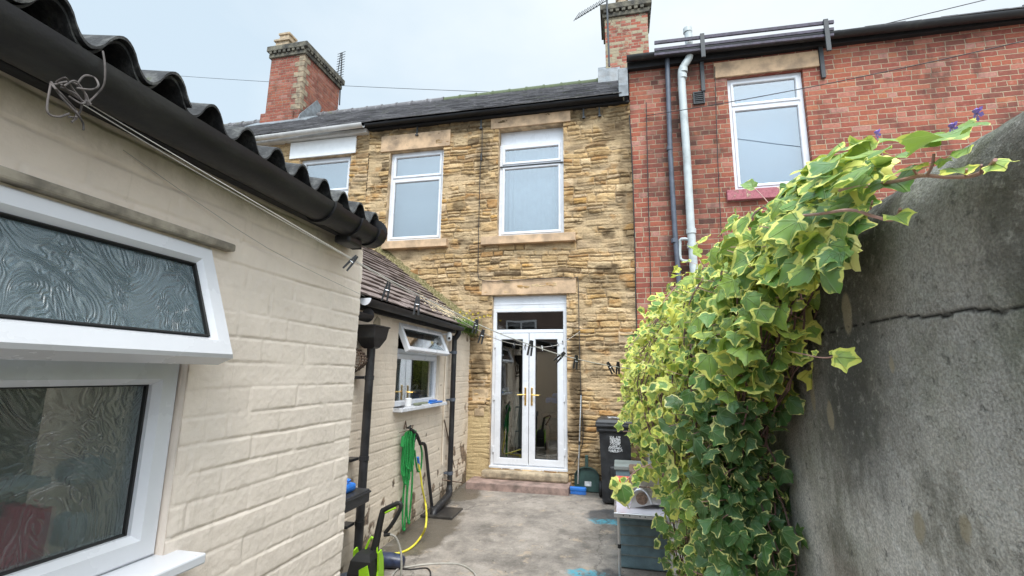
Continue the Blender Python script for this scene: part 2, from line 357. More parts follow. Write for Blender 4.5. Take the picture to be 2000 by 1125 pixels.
# brickwork in a shader: stretcher courses with a header course every fourth
def brick_mat(name, uax, cols, mortar, soot=.5, bump=.006, pale=None):
    t = NT(name); sp = t.m_('ADD', t.n('SeparateXYZ', 0, {0: t.pos}), t.n('SeparateXYZ', 1, {0: t.pos})); sz = t.n('SeparateXYZ', 2, {0: t.pos})
    dn = t.noise(9, 3, .5, out='Color'); dr = t.n('SeparateXYZ', 0, {0: dn}); dg = t.n('SeparateXYZ', 1, {0: dn})
    u = t.m_('MULTIPLY_ADD', dr, .016, sp); v = t.m_('MULTIPLY_ADD', dg, .014, sz)
    ch = .0765; row = t.m_('FLOOR', t.m_('DIVIDE', v, ch)); fv = t.m_('MULTIPLY', t.m_('FRACT', t.m_('DIVIDE', v, ch)), ch)
    hd = t.m_('LESS_THAN', t.m_('FLOORED_MODULO', row, 4.), .5)
    L = t.m_('MULTIPLY_ADD', hd, -.1125, .228); off = t.m_('ADD', t.m_('MULTIPLY', t.m_('FLOORED_MODULO', row, 2.), .1125), t.m_('MULTIPLY', t.m_('FLOORED_MODULO', row, 3.), .02))
    uu = t.m_('DIVIDE', t.m_('ADD', u, off), L); col_i = t.m_('FLOOR', uu); fu = t.m_('MULTIPLY', t.m_('FRACT', uu), L)
    du = t.m_('MINIMUM', fu, t.m_('SUBTRACT', L, fu)); dv = t.m_('MINIMUM', fv, t.m_('SUBTRACT', ch, fv)); dd = t.m_('MINIMUM', du, dv)
    face = t.rng(t.m_('MULTIPLY_ADD', t.noise(45, 3), .004, dd), .0055, .0095)
    cv = t.n('CombineXYZ', 0, {0: col_i, 1: row, 2: 0.}); rnd = t.n('TexWhiteNoise', 'Value', {'Vector': cv}); rnd2 = t.n('TexWhiteNoise', 'Value', {'Vector': t.n('VectorMath', 0, {0: cv, 1: (7.3, 1.1, 3.)}, operation='ADD')})
    bc = t.ramp(rnd, cols, True); g = t.noise(34, 5, .7)
    bc = t.mix(t.rng(g, .3, .75, 0, .45), bc, (.09, .035, .03, 1)); bc = t.mix(t.rng(t.noise(15, 5, .7), .55, .75, 0, .5), bc, (.58, .36, .30, 1))
    st = t.m_('MULTIPLY', t.rng(t.noise(1.5, 6, .7, t.scl((1.6, 1.6, .8))), .45, .68), soot)
    if soot > .65 and pale is None: st = t.m_('MAXIMUM', st, t.m_('MULTIPLY', t.rng(t.m_('MULTIPLY_ADD', t.noise(3, 5, .7, t.scl((1.5, 1, .5))), 1.1, t.m_('ABSOLUTE', t.m_('SUBTRACT', t.n('SeparateXYZ', 0, {0: t.pos}), 1.0))), 1.3, .6), .9))
    bc = t.mix(.36, bc, (.34, .11, .060, 1)); c = t.mix(face, mortar, bc); c = t.mix(t.m_('MULTIPLY', st, t.rng(rnd2, 0, 1, .3, 1.)), c, (.05, .035, .03, 1))
    if pale is not None:
        c = t.mix(t.m_('MULTIPLY', t.rng(t.noise(2.0, 5, .7), .42, .52), t.m_('MULTIPLY', face, t.m_('GREATER_THAN', rnd2, .35))), c, pale)
    hgt = t.m_('ADD', t.m_('ADD', face, t.m_('MULTIPLY', rnd2, .5)), t.m_('MULTIPLY', g, .6))
    return t.set(c, .9, t.bump(hgt, bump), spec=.2)
redc = [(0, (.36, .105, .07, 1)), (.14, (.30, .085, .068, 1)), (.30, (.42, .15, .10, 1)), (.42, (.24, .065, .06, 1)), (.56, (.46, .20, .155, 1)), (.66, (.33, .12, .095, 1)), (.76, (.20, .07, .065, 1)), (.87, (.42, .16, .09, 1)), (.91, (.13, .06, .058, 1)), (.96, (.48, .27, .23, 1))]
M['redbrick'] = brick_mat('red_brickwork', 0, redc, (.42, .32, .22, 1), .75)
M['redbrick_side'] = brick_mat('red_brickwork_side', 1, redc, (.42, .34, .26, 1), .5)
M['chimbrick'] = brick_mat('chimney_brick_front', 0, [(p, (c_[0]*.72, c_[1]*.72, c_[2]*.75, 1)) for p, c_ in redc], (.26, .215, .16, 1), .6)
M['palebrick'] = brick_mat('chimney_pale_brick', 0, redc, (.36, .30, .22, 1), .7, pale=(.33, .28, .19, 1))
# slates
def slate_mat(name, a, b, moss):
    t = NT(name); r = t.attr('rnd'); n1 = t.noise(14, 6, .65); n2 = t.noise(90, 4)
    c = t.mix(r, a, b); c = t.mix(t.rng(n1, .5, .75, 0, .6), c, tuple(q*1.5 for q in b[:3])+(1,))
    c = t.mix(t.m_('MULTIPLY', t.rng(t.noise(3, 6, .75), .56, .66), moss), c, (.09, .11, .03, 1))
    return t.set(c, .75, t.bump(n1, .006, nrm=t.bump(n2, .001)), spec=.35)
M['slate'] = slate_mat('grey_slates', (.12, .115, .12, 1), (.27, .26, .265, 1), .5)
M['slate_brown'] = slate_mat('brown_stone_slates', (.10, .075, .065, 1), (.21, .165, .15, 1), .35)
t = NT('corrugated_cement_sheet'); n1 = t.noise(16, 7, .7); n2 = t.noise(120, 3)
M['cement'] = t.set(t.ramp(n1, [(.3, (.012, .012, .013, 1)), (.5, (.035, .035, .035, 1)), (.62, (.10, .10, .095, 1)), (.72, (.05, .065, .02, 1))]), .9, t.bump(n2, .003))
# moss
t = NT('moss'); n1 = t.noise(40, 6, .7); M['moss'] = t.set(t.ramp(n1, [(.3, (.06, .05, .03, 1)), (.45, (.13, .12, .05, 1)), (.55, (.22, .18, .10, 1)), (.7, (.38, .31, .20, 1))]), 1, t.bump(n1, .02), spec=.1)
# old cement-rendered boundary wall
t = NT('dark_rendered_wall'); g1 = t.noise(1.3, 7, .66, t.scl((1, 1, .55))); g2 = t.noise(6.5, 8, .72, t.scl((1, 1, .8))); g3 = t.noise(170, 4, .7); g4 = t.noise(45, 6, .75)
c = t.ramp(t.m_('MULTIPLY_ADD', g2, .62, t.m_('MULTIPLY', g1, .38)), [(.36, (.19, .185, .15, 1)), (.43, (.48, .455, .39, 1)), (.49, (.74, .70, .62, 1)), (.56, (.88, .84, .77, 1))])
c = t.mix(t.rng(t.noise(3.2, 7, .7, t.scl((1, 1.3, .5))), .50, .62, 0, .6), c, (.17, .165, .125, 1)); c = t.mix(t.rng(t.noise(1.7, 4, .6), .52, .66, 0, .4), c, (.62, .50, .42, 1))
c = t.mix(t.rng(t.noise(11, 6, .7), .55, .66, 0, .55), c, (.80, .77, .70, 1))
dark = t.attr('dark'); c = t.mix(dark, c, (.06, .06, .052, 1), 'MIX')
c = t.mix(t.rng(t.noise(2.3, 5, .7), .52, .68, 0, .35), c, (.16, .19, .10, 1))
c = t.mix(t.rng(g4, .52, .68, 0, .6), c, (.60, .58, .51, 1)); c = t.mix(t.rng(g4, .45, .32, 0, .7), c, (.09, .09, .078, 1))
c = t.mix(t.rng(t.noise(230, 3, .6), .40, .62, .35, 0), c, (.07, .07, .06, 1)); c = t.mix(t.attr('streak'), c, (.62, .59, .52, 1)); c = t.mix(t.attr('patch'), c, (.42, .36, .25, 1)); c = t.mix(t.attr('crack'), c, (.012, .011, .01, 1))
M['render'] = t.set(c, .92, t.bump(g3, .006, 1, t.bump(g4, .010, 1)), spec=.2)
# concrete yard
t = NT('stained_concrete'); n1 = t.noise(1.6, 7, .65); n2 = t.noise(9, 7, .7); n3 = t.noise(60, 6, .75)
c = t.ramp(t.m_('MULTIPLY_ADD', n1, .6, t.m_('MULTIPLY', n2, .4)), [(.36, (.13, .115, .10, 1)), (.46, (.215, .19, .165, 1)), (.54, (.29, .255, .22, 1)), (.64, (.37, .33, .29, 1))])
c = t.mix(t.rng(n3, .5, .7, 0, .45), c, (.40, .36, .32, 1)); c = t.mix(t.rng(n3, .46, .3, 0, .5), c, (.10, .09, .08, 1))
c = t.mix(t.m_('MULTIPLY', t.rng(t.noise(30, 4, .8), .66, .72), .8), c, (.70, .68, .63, 1))
def spot(cx, cy, rx, ry, amp=.55, sc=6):
    q = t.n('VectorMath', 0, {0: t.pos, 1: (-cx, -cy, 0)}, operation='ADD'); q = t.n('VectorMath', 0, {0: q, 1: (1/rx, 1/ry, 0)}, operation='MULTIPLY')
    ln = t.n('VectorMath', 'Value', {0: q}, operation='LENGTH'); return t.rng(t.m_('MULTIPLY_ADD', t.noise(sc, 6, .65), amp*2, t.m_('SUBTRACT', ln, amp)), 1.05, .75)
def mx_(a, b): return t.m_('MAXIMUM', a, b)
wet = mx_(mx_(spot(-2.0, 5.0, .32, .8), spot(-2.1, 6.35, .3, .35)), mx_(spot(-1.65, 3.55, .55, .45), spot(-.9, 3.45, .5, .3)))
wet2 = mx_(mx_(spot(-.12, 4.05, .32, .45), spot(-.2, 5.9, .25, .3)), spot(-.3, 3.7, .3, .2))
c = t.mix(t.rng(t.noise(2.6, 6, .72), .50, .66, 0, .55), c, (.10, .088, .075, 1)); c = t.mix(t.rng(t.noise(4.2, 6, .75), .56, .66, 0, .5), c, (.45, .35, .25, 1))
c = t.mix(t.m_('MULTIPLY', wet, .85), c, (.10, .085, .065, 1)); c = t.mix(t.m_('MULTIPLY', wet2, .75), c, (.055, .06, .07, 1))
blue = mx_(mx_(spot(-.14, 3.95, .20, .14, .9, 9), spot(-.33, 4.35, .20, .09, .9, 9)), mx_(spot(-.18, 5.7, .22, .10, .9, 9), spot(-.14, 4.2, .05, .1, .9, 12)))
c = t.mix(t.m_('MULTIPLY', t.m_('MULTIPLY', blue, t.rng(t.noise(22, 5, .75), .38, .58)), .85), c, (.08, .36, .46, 1))
damp_and_contact_shade = t.m_('MAXIMUM', t.rng(t.m_('MULTIPLY_ADD', t.noise(5, 6, .7), .5, t.m_('ADD', t.n('SeparateXYZ', 0, {0: t.pos}), 2.24)), .46, .24), t.rng(t.m_('MULTIPLY_ADD', t.noise(5, 6, .7), .5, t.m_('SUBTRACT', 6.95, t.n('SeparateXYZ', 1, {0: t.pos}))), .62, .40))  # damp strip and painted contact shade along the wall bases
c = t.mix(t.m_('MULTIPLY', damp_and_contact_shade, .6), c, (.07, .065, .05, 1))
ck = t.n('TexVoronoi', 'Distance', {'Vector': t.n('VectorMath', 0, {0: t.pos, 1: t.n('VectorMath', 0, {0: t.noise(2.5, 5, .7, out='Color'), 1: (.5, .5, .5)}, operation='MULTIPLY')}, operation='ADD'), 'Scale': .42}, feature='DISTANCE_TO_EDGE')
ckm = t.rng(ck, .006, .002, 0, .45); c = t.mix(ckm, c, (.05, .045, .04, 1)); c = t.mix(t.rng(t.noise(120, 3, .6), .60, .70, 0, .6), c, (.08, .07, .06, 1))
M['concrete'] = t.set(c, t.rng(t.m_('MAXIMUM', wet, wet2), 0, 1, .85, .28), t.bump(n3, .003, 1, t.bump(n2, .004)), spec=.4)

def stuff_bark(): return plain('ivy_stem', (.17, .10, .085), .8, var=.3, sc=40)
M['stem'] = stuff_bark(); M['shoot'] = plain('pink_green_shoot', (.42, .24, .20), .6, var=.2, sc=30)
def leaf_mat(name, thick=.25):
    t = NT(name); m = t.attr('margin'); r = t.attr('rnd'); vg = t.attr('cream'); luv = t.attr('luv', 'Vector')
    lx = t.m_('ABSOLUTE', t.n('SeparateXYZ', 0, {0: luv})); ly = t.n('SeparateXYZ', 1, {0: luv}); an_ = t.m_('ARCTAN2', lx, ly); rr_ = t.n('VectorMath', 'Value', {0: luv}, operation='LENGTH')
    dv_ = t.m_('MULTIPLY', t.m_('MINIMUM', t.m_('MINIMUM', an_, t.m_('ABSOLUTE', t.m_('SUBTRACT', an_, .80))), t.m_('ABSOLUTE', t.m_('SUBTRACT', an_, 1.5))), rr_); vein = t.rng(dv_, .035, .008)
    n1 = t.noise(38, 2.5, .55); n2 = t.noise(14, 3)
    g = t.ramp(r, [(0, (.035, .095, .03, 1)), (.3, (.065, .16, .04, 1)), (.55, (.12, .25, .055, 1)), (.8, (.23, .36, .065, 1)), (1, (.36, .47, .09, 1))])
    g = t.mix(t.rng(n1, .4, .65, 0, .45), g, (.13, .22, .11, 1)); g = t.mix(t.m_('MULTIPLY', vein, .30), g, (.35, .45, .2, 1))
    y = t.mix(r, (.72, .68, .30, 1), (.76, .74, .14, 1)); y = t.mix(t.rng(n2, .4, .6, 0, .4), y, (.45, .56, .12, 1))
    f = t.rng(t.m_('ADD', t.m_('ADD', m, t.m_('MULTIPLY', t.m_('SUBTRACT', n1, .5), 1.5)), vg), .72, .82)
    c = t.mix(f, g, y)
    t.set(c, .42, t.bump(t.m_('ADD', n1, vein), .0015), spec=.4)
    tl = t.t.nodes.new('ShaderNodeBsdfTranslucent'); t.put(tl.inputs[0], t.mix(.6, c, (.45, .6, .08, 1)))
    ms = t.t.nodes.new('ShaderNodeMixShader'); ms.inputs[0].default_value = thick
    t.t.links.new(t.p.outputs[0], ms.inputs[1]); t.t.links.new(tl.outputs[0], ms.inputs[2]); t.t.links.new(ms.outputs[0], t.out.inputs[0]); return t.m
M['leaf'] = leaf_mat('variegated_ivy_leaf')
M['grass'] = plain('wet_grass_blade', (.13, .24, .04), .6, var=.4, sc=20)
M['yflower'] = plain('yellow_petal', (.80, .60, .03), .6)
M['pflower'] = plain('purple_petal', (.28, .18, .55), .6)
M['fern'] = plain('fern_frond', (.06, .17, .04), .6, var=.3)
M['sticker'] = plain('worn_white_print', (.66, .67, .68), .6, var=.2, sc=30)
# ================================================================ GROUND
def gz(y): return .07*sstep(3.6, 6.9, np.asarray(y, float))
us = np.unique(np.concatenate([np.linspace(-80, -8, 13), axis_lines(-8, 4, .25), np.linspace(4, 80, 13)]))
vs = np.unique(np.concatenate([np.linspace(-60, -4, 11), axis_lines(-4, 9, .12), np.linspace(9, 120, 16)]))
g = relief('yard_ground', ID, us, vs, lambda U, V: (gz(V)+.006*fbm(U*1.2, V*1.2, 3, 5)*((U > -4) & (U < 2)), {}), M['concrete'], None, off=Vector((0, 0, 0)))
g['kind'] = 'structure'

# ================================================================ masonry height fields
def painted_fn(seed, depth=.006, wearf=None, ch=.076, L=.228, rough=1.):
    def fn(U, V):
        u = U+.010*fbm(U*6, V*6, 3, seed); v = V+.012*fbm(U*2.2, V*5, 3, seed+5)
        row = np.floor(v/ch).astype(int); fv = v-row*ch; rs = np.random.RandomState(seed); jit = rs.rand(400)*.06
        off = (row % 2)*L/2+jit[row % 400]; uu = (u+off)/L; ci = np.floor(uu).astype(int); fu = (uu-ci)*L
        rnd = rs.rand(400, 400)[row % 400, ci % 400]
        dv = np.minimum(fv, ch-fv); du = np.minimum(fu, L-fu)
        en = .004*fbm(U*30, V*30, 3, seed+9)
        jh = 1-sstep(.001, .0075, dv+en); jv = (1-sstep(.002, .011, du+en))*.55*(.25+vnoise(U*5, V*9, seed+3))
        jh = jh*np.clip(-.15+1.35*vnoise(U*4.5, V*13, seed+2), .10, 1); jv = jv*np.clip(-.4+1.8*vnoise(U*7, V*7, seed+4), 0.05, 1); j = np.clip(np.maximum(jh, jv), 0, 1)
        h = -depth*j+.0030*(rnd-.5)+.0016*rough*fbm(U*22, V*34, 4, seed+20)+.008*fbm(U*2, V*2, 3, seed+30)+.0020*rough*fbm(U*70, V*70, 3, seed+21)+.0035*jh*sstep(.1, .3, fbm(U*30, V*30, 3, seed+22))
        h -= .003*sstep(.3, .42, fbm(U*9, V*14, 4, seed+40))
        wr = np.zeros_like(U) if wearf is None else wearf(U, V, j)
        return h-.003*wr, {'joint': j*sstep(.0, .03, fv*(fv < ch/2)+.012), 'wear': wr}
    return fn

# ---------------- the outhouse on the left
oh = empty('outhouse', (-2.4, .4, 0), 'cream painted brick outhouse with a corrugated roof, black gutter and an open bathroom window', 'outhouse')
OW = (.10, 1.085, 1.175, 1.985)     # window opening Y0 Y1 z0 z1
us = axis_lines(-1.6, 1.925, .0042, (OW[0], OW[1])); us = np.concatenate([np.linspace(-1.6, .0, 30), us[us > .02]])
us = np.unique(np.concatenate([us, [OW[0]]]))
relief('wall', FX(LX), us, axis_lines(-.05, 2.215, .0042, (OW[2], OW[3])), painted_fn(11, .0050), M['cream'], oh, [OW])
b = MB()
b.box(LX-.24, LX-.022, 1.70, 1.915, 0, 2.21); b.box(LX-.24, LX-.022, OW[1]+.001, 1.70, 0, 2.21); b.box(LX-.24, LX-.022, -1.6, OW[1], 0, OW[2]-.001)
b.box(LX-.24, LX-.022, -1.6, OW[1], OW[3]+.001, 2.21); b.box(LX-.24, LX-.022, -1.6, OW[0]-.001, OW[2], OW[3])
b.box(LX-2.4, LX-.245, 1.72, 1.913, 0, 2.21); b.box(LX-2.4, LX-.245, -1.6, -1.4, 0, 2.21); b.box(LX-2.6, LX-2.4, -1.6, 1.913, 0, 2.6)
b.build('wall_core', M['cream_old'], oh)
# end return of the corner, faces the passage
relief('end_wall', lambda u, v, w: (u, 1.92+w, v), axis_lines(LX-1.2, LX-.004, .012), axis_lines(-.05, 2.21, .012), painted_fn(19), M['cream_old'], oh)
# reveals
b = MB(FX(LX)); b.box(OW[1]-.002, OW[1]+.014, OW[2], OW[3], -.22, -.0045); b.box(OW[0], OW[1], OW[3]-.002, OW[3]+.014, -.22, -.0045); b.build('reveal', M['cream'], oh)
# thin projecting lintel drip above the window
b = MB(FX(LX)); b.box(-.5, 1.165, 2.0, 2.024, -.01, .028, .006); b.build('drip_ledge', plain('dirty_stone_drip', (.34, .30, .24), .8, var=.3, sc=12, dirt=.6), oh)
# window frame
b = MB(FX(LX-.035)); b.frame(OW[0], OW[1]-.004, OW[2]+.006, 1.672, .062, -.06, .012, .014); b.frame(OW[0], OW[1]-.004, 1.674, OW[3]-.008, .05, -.06, .010, .012)
wf = b.build('window', M['upvc'], oh)
b = MB(FX(LX-.035)); b.box(OW[0]+.06, OW[1]-.064, OW[2]+.066, 1.612, -.035, -.029); b.build('pane', M['obscure'], wf)
b = MB(FX(LX-.035)); b.frame(OW[0]+.06, OW[1]-.064, OW[2]+.066, 1.612, .006, -.028, -.016, .002); b.build('glazing_seal', M['rubber'], wf)
ang = R(21); sh = .335; zt = 1.992
def ST(u, v, w):   # top-hung sash swung outwards about its upper edge; v measured downwards from the hinge
    return (LX-.005+v*math.sin(ang)+w*math.cos(ang), u, zt-v*math.cos(ang)+w*math.sin(ang))
b = MB(ST); b.frame(OW[0]-.02, OW[1]+.018, 0, sh, .062, -.045, .014, .016); sa = b.build('open_sash', M['upvc'], wf)
b = MB(ST); b.box(OW[0]+.04, OW[1]-.043, .06, sh-.06, -.012, -.006); b.build('pane', M['swirl'], wf)
b = MB(ST); b.frame(OW[0]+.04, OW[1]-.043, .06, sh-.06, .005, -.006, .006, .002); b.build('glazing_seal', M['rubber'], wf)
b = MB(ST); b.tube([(.9, sh-.05, -.05), (.62, sh-.09, -.13)], .006, 6); b.build('stay', M['chrome'], wf)
b = MB(FX(LX)); b.box(-.2, OW[1]+.045, OW[2]-.022, OW[2]+.005, -.06, .085, .005); b.build('window_sill', M['upvc'], wf)
# the bathroom inside
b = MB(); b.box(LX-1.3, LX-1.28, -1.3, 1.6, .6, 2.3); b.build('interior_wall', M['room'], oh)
b = MB()
for k in range(9): b.tube([(LX-.13+.010*(k % 2), .66+k*.026, .95), (LX-.12, .66+k*.026, 1.36-.01*(k % 3))], .018, 8)
b.build('towel', M['redcloth'], oh)
b = MB(); b.box(LX-.22, LX-.12, .50, .88, 1.385, 1.405, .005); b.box(LX-.20, LX-.13, .93, 1.02, 1.37, 1.43, .02); b.box(LX-.22, LX-.14, .95, 1.0, 1.22, 1.30, .03); b.build('shelf', M['net'], oh)
# roof of corrugated sheets
def corr(y0, y1, x0, x1, z0, slope, ph=0., pit=.122, amp=.031, th=.007, name='roof_sheet'):
    ys = np.arange(y0, y1, pit/16); xs = np.linspace(x0, x1, 5); vs = []; fs = []; n = len(ys); m = len(xs)
    for s_ in (0, 1):
        for y in ys:
            q = math.sin(2*math.pi*(y-.0795-ph)/pit+math.pi/2); q = math.copysign(abs(q)**.8, q)
            for x in xs: vs.append((x, y, z0+(x0-x)*slope+amp*q+s_*th))
    N = n*m
    for i in range(n-1):
        for j in range(m-1):
            a = i*m+j; fs += [(a, a+1, a+m+1, a+m), (N+a, N+a+m, N+a+m+1, N+a+1)]
        a = i*m; fs.append((a, a+m, N+a+m, N+a)); a = i*m+m-1; fs.append((a, N+a, N+a+m, a+m))
    for i in (0, n-1):
        for j in range(m-1): a = i*m+j; fs.append((a, a+1, N+a+1, N+a))
    return vs, fs
b = MB(); b.add(*corr(-1.7, 1.82, -1.02, -2.35, 2.298, .19)); rf = b.build('roof', M['cement'], oh, smooth=True)
b = MB(); b.add(*corr(-.2, .86, -1.008, -2.3, 2.307, .19)); b.build('overlap_sheet', M['cement'], rf, smooth=True)
b = MB(); b.box(-1.128, -1.09, -1.7, 1.80, 2.20, 2.285, .004); b.box(-1.19, -1.128, -1.7, 1.80, 2.216, 2.262); b.box(-1.128, -1.085, 1.70, 1.80, 2.175, 2.26)
b.build('fascia', M['fascia'], oh)
def gutter_mb(p0, p1, r, th=.004, dirv=None, n=14):
    """half round channel from p0 to p1, open at the top"""
    b = MB(); a = Vector(p0); c = Vector(p1); t_ = (c-a).normalized(); s_ = t_.cross(Vector((0, 0, 1))).normalized(); vs = []; fs = []
    for e in (a, c):
        for rr in (r, r-th):
            for k in range(n+1):
                an = math.pi*k/n; vs.append(tuple(e+s_*math.cos(an)*rr-Vector((0, 0, 1))*math.sin(an)*rr))
    m = n+1
    for k in range(n):
        fs += [(k, k+1, 2*m+k+1, 2*m+k), (m+k, 3*m+k, 3*m+k+1, m+k+1), (k, m+k, m+k+1, k+1), (2*m+k, 2*m+k+1, 3*m+k+1, 3*m+k)]
    fs += [(0, 2*m, 3*m, m), (n, m+n, 3*m+n, 2*m+n)]; b.add(vs, fs); return b
b = gutter_mb((-1.035, -1.7, 2.252), (-1.035, 1.80, 2.242), .062)
for y in (1.80,): # stop end
    b.lathe([(.001, 0), (.064, 0), (.064, .012), (.001, .012)], (-1.035, y, 2.244), 18, Matrix.Rotation(R(-90), 3, 'X'))
gt = b.build('gutter', M['gutter'], oh, smooth=True)
for y in (1.42, 1.60, 1.74, .1):
    b = gutter_mb((-1.035, y, 2.244), (-1.035, y+.035, 2.244), .071, .008); b.build('gutter_union', M['gutter'], gt, smooth=True)
b = MB(); b.box(-1.09, -1.02, 1.60, 1.70, 2.150, 2.185, .01); b.build('running_outlet', M['gutter'], gt)

# ================================================================ KITCHEN EXTENSION
ke = empty('kitchen_extension', (-3.2, 5.2, 0), 'low cream painted brick kitchen extension with slate roof between outhouse and stone house', 'extension')
KW = (4.545, 5.75, 1.285, 2.165)
def kwear(U, V, j):
    n = fbm(U*7, V*7, 5, 61); hgt = 1-V/1.0
    return np.clip(sstep(.30, .36, n+.28*np.clip(hgt, 0, 1)+.12*sstep(6.3, 7, U))+sstep(.16, .24, n+.45*np.clip(.22-V, -.3, .3)), 0, 1)
relief('wall', FX(KX), axis_lines(2.6, D, .0085, KW[:2]), axis_lines(-.05, 2.29, .0085, KW[2:]), painted_fn(33, .007, kwear, rough=1.6), M['cream_old'], ke, [KW])
b = MB(); b.box(KX-.24, KX-.02, 2.6, KW[0]-.001, 0, 2.28); b.box(KX-.24, KX-.02, KW[1]+.001, 6.99, 0, 2.28); b.box(KX-.24, KX-.02, KW[0], KW[1], 0, KW[2]-.002); b.box(KX-.24, KX-.02, KW[0], KW[1], KW[3]+.002, 2.28)
b.box(KX-1.8, KX-.245, 2.6, 2.8, 0, 2.28); b.build('wall_core', M['cream_old'], ke)
b = MB(FX(KX)); b.box(KW[0]-.012, KW[0]+.002, KW[2], KW[3], -.14, -.002); b.box(KW[1]-.002, KW[1]+.012, KW[2], KW[3], -.14, -.002); b.box(KW[0], KW[1], KW[3]-.002, KW[3]+.012, -.14, -.002); b.build('reveal', M['cream_old'], ke)
b = MB(FX(KX-.05)); b.frame(KW[0]+.004, KW[1]-.004, KW[2]+.01, 1.845, .055, -.05, .012, .012); b.frame(KW[0]+.004, KW[1]-.004, 1.847, KW[3]-.004, .05, -.05, .012, .012)
kw = b.build('window', M['upvc'], ke)
b = MB(FX(KX-.05)); b.box(KW[0]+.06, KW[1]-.06, KW[2]+.066, 1.79, -.03, -.024); b.build('pane', M['glass'], kw)
an2 = R(24); sh2 = .315
def ST2(u, v, w): return (KX-.005+v*math.sin(an2)+w*math.cos(an2), u, KW[3]-.004-v*math.cos(an2)+w*math.sin(an2))
b = MB(ST2); b.frame(KW[0]+.0, KW[1]-.0, 0, sh2, .055, -.04, .014, .014); b.build('open_sash', M['upvc'], kw)
b = MB(ST2); b.box(KW[0]+.055, KW[1]-.055, .055, sh2-.055, -.01, -.004); b.build('pane', M['glass'], kw)
for k in range(6): b = MB(ST2); b.box(KW[0]+.25+k*.13, KW[0]+.262+k*.13, .15, .21, -.06, -.05); b.build('cup_hook', M['chrome'], kw)
b = MB(FX(KX)); b.box(KW[0]-.03, KW[1]+.06, KW[2]-.035, KW[2]+.004, -.07, .10, .006); b.build('window_sill', M['upvc'], kw)
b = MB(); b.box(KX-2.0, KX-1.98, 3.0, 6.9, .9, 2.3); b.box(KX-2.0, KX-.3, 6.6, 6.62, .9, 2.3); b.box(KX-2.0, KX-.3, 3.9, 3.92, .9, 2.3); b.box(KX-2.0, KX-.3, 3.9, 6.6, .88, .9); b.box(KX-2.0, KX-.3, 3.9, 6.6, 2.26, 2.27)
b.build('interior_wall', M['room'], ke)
b = MB()
for k in range(7): b.tube([(KX-.20, 5.02+k*.045, 1.30), (KX-.20, 5.02+k*.045, 1.84)], .026, 8)
b.build('curtain', M['net'], kw)
b = MB()
for y in (5.05, 5.3): b.tube([(KX-.16, y, 1.3), (KX-.16, y, 1.47), (KX-.10, y, 1.50), (KX-.10, y, 1.45)], .011, 8, 3)
b.tube([(KX-.13, 4.9, 1.44), (KX-.13, 5.45, 1.44)], .008, 8); b.build('tap', M['chrome'], kw)

def slates(name, o, ud, vd, U, V, sw, shh, mat, parent, seed=1, th=.012, lap=.5, skip=None):
    rs = random.Random(seed); o = Vector(o); ud = Vector(ud).normalized(); vd = Vector(vd).normalized(); nd = ud.cross(vd).normalized()
    if nd.z < 0: nd = -nd
    b = MB(); rows = int(V/shh)+1
    for r_ in range(rows):
        u = -rs.random()*sw
        while u < U:
            w = sw*rs.uniform(.75, 1.2); u0 = max(u, 0); u1 = min(u+w-.004, U)
            if u1-u0 > .03:
                v0 = r_*shh-rs.uniform(0, .012); v1 = min(v0+shh*(1+lap), V+.02); th_ = th*rs.uniform(.7, 1.3); lift = rs.uniform(0, .004); b.cur = rs.random()
                hi = th*1.9+lift
                p = lambda a, c, e: tuple(o+ud*a+vd*c+nd*e)
                b.add([p(u0, v0, hi), p(u1, v0, hi), p(u1, v1, .002), p(u0, v1, .002), p(u0, v0, hi+th_), p(u1, v0, hi+th_), p(u1, v1, th_+.002), p(u0, v1, th_+.002)],
                      [(0, 3, 2, 1), (4, 5, 6, 7), (0, 1, 5, 4), (1, 2, 6, 5), (2, 3, 7, 6), (3, 0, 4, 7)])
            u += w
    return b.build(name, mat, parent, attr='rnd')
kslope = Vector((-1.62, 0, 1.22)).normalized()
krf = slates('roof', (-2.12, 3.30, 2.275), (0, 1, 0), kslope, 3.66, 2.1, .26, .135, M['slate_brown'], ke, 5, .014)
b = MB(); b.prism([(-2.16, 2.26), (-3.85, 3.53), (-3.85, 2.3)], 3.32, 6.97); b.v = [(p[0], p[2], p[1]) for p in b.v]; b.build('roof_boarding', M['fascia'], ke)
# mortar and moss fillet where the roof meets the stone wall
def moss_fn(U, V): return (.035+.05*fbm(U*6, V*12, 5, 77)+.03*fbm(U*22, V*22, 3, 78), {})
def MT(u, v, w):
    x = -2.20-u*np.cos(R(37)); z = 2.33+u*np.sin(R(37)); return (x, D-.10*(1-v)+.02*w, z+.16*v*.8+w*.8)
relief('moss_fillet', MT, axis_lines(0, 2.15, .012), axis_lines(0, 1, .06), moss_fn, M['moss'], ke)
b = gutter_mb((-2.10, 3.60, 2.262), (-2.10, 6.13, 2.262), .055); kg = b.build('gutter', M['gutter'], ke, smooth=True)
b = MB(); b.box(-2.235, -2.20, 3.6, 6.2, 2.19, 2.285, .003); b.build('fascia', M['fascia'], ke)
b = MB(); b.lathe([(.001, 0), (.056, 0), (.056, .008), (.001, .008)], (-2.10, 3.595, 2.262), 18, Matrix.Rotation(R(-90), 3, 'X')); b.v = [(p[0], p[1], min(p[2], 2.268)) for p in b.v]; b.build('gutter_end', M['upvc'], kg)
# shorter lower gutter that feeds the hopper
b = gutter_mb((-2.10, 3.15, 2.135), (-2.10, 3.66, 2.125), .058)
b.lathe([(.001, 0), (.059, 0), (.059, .01), (.001, .01)], (-2.10, 3.655, 2.128), 16, Matrix.Rotation(R(-90), 3, 'X')); b.build('lower_gutter', M['gutter'], ke, smooth=True)
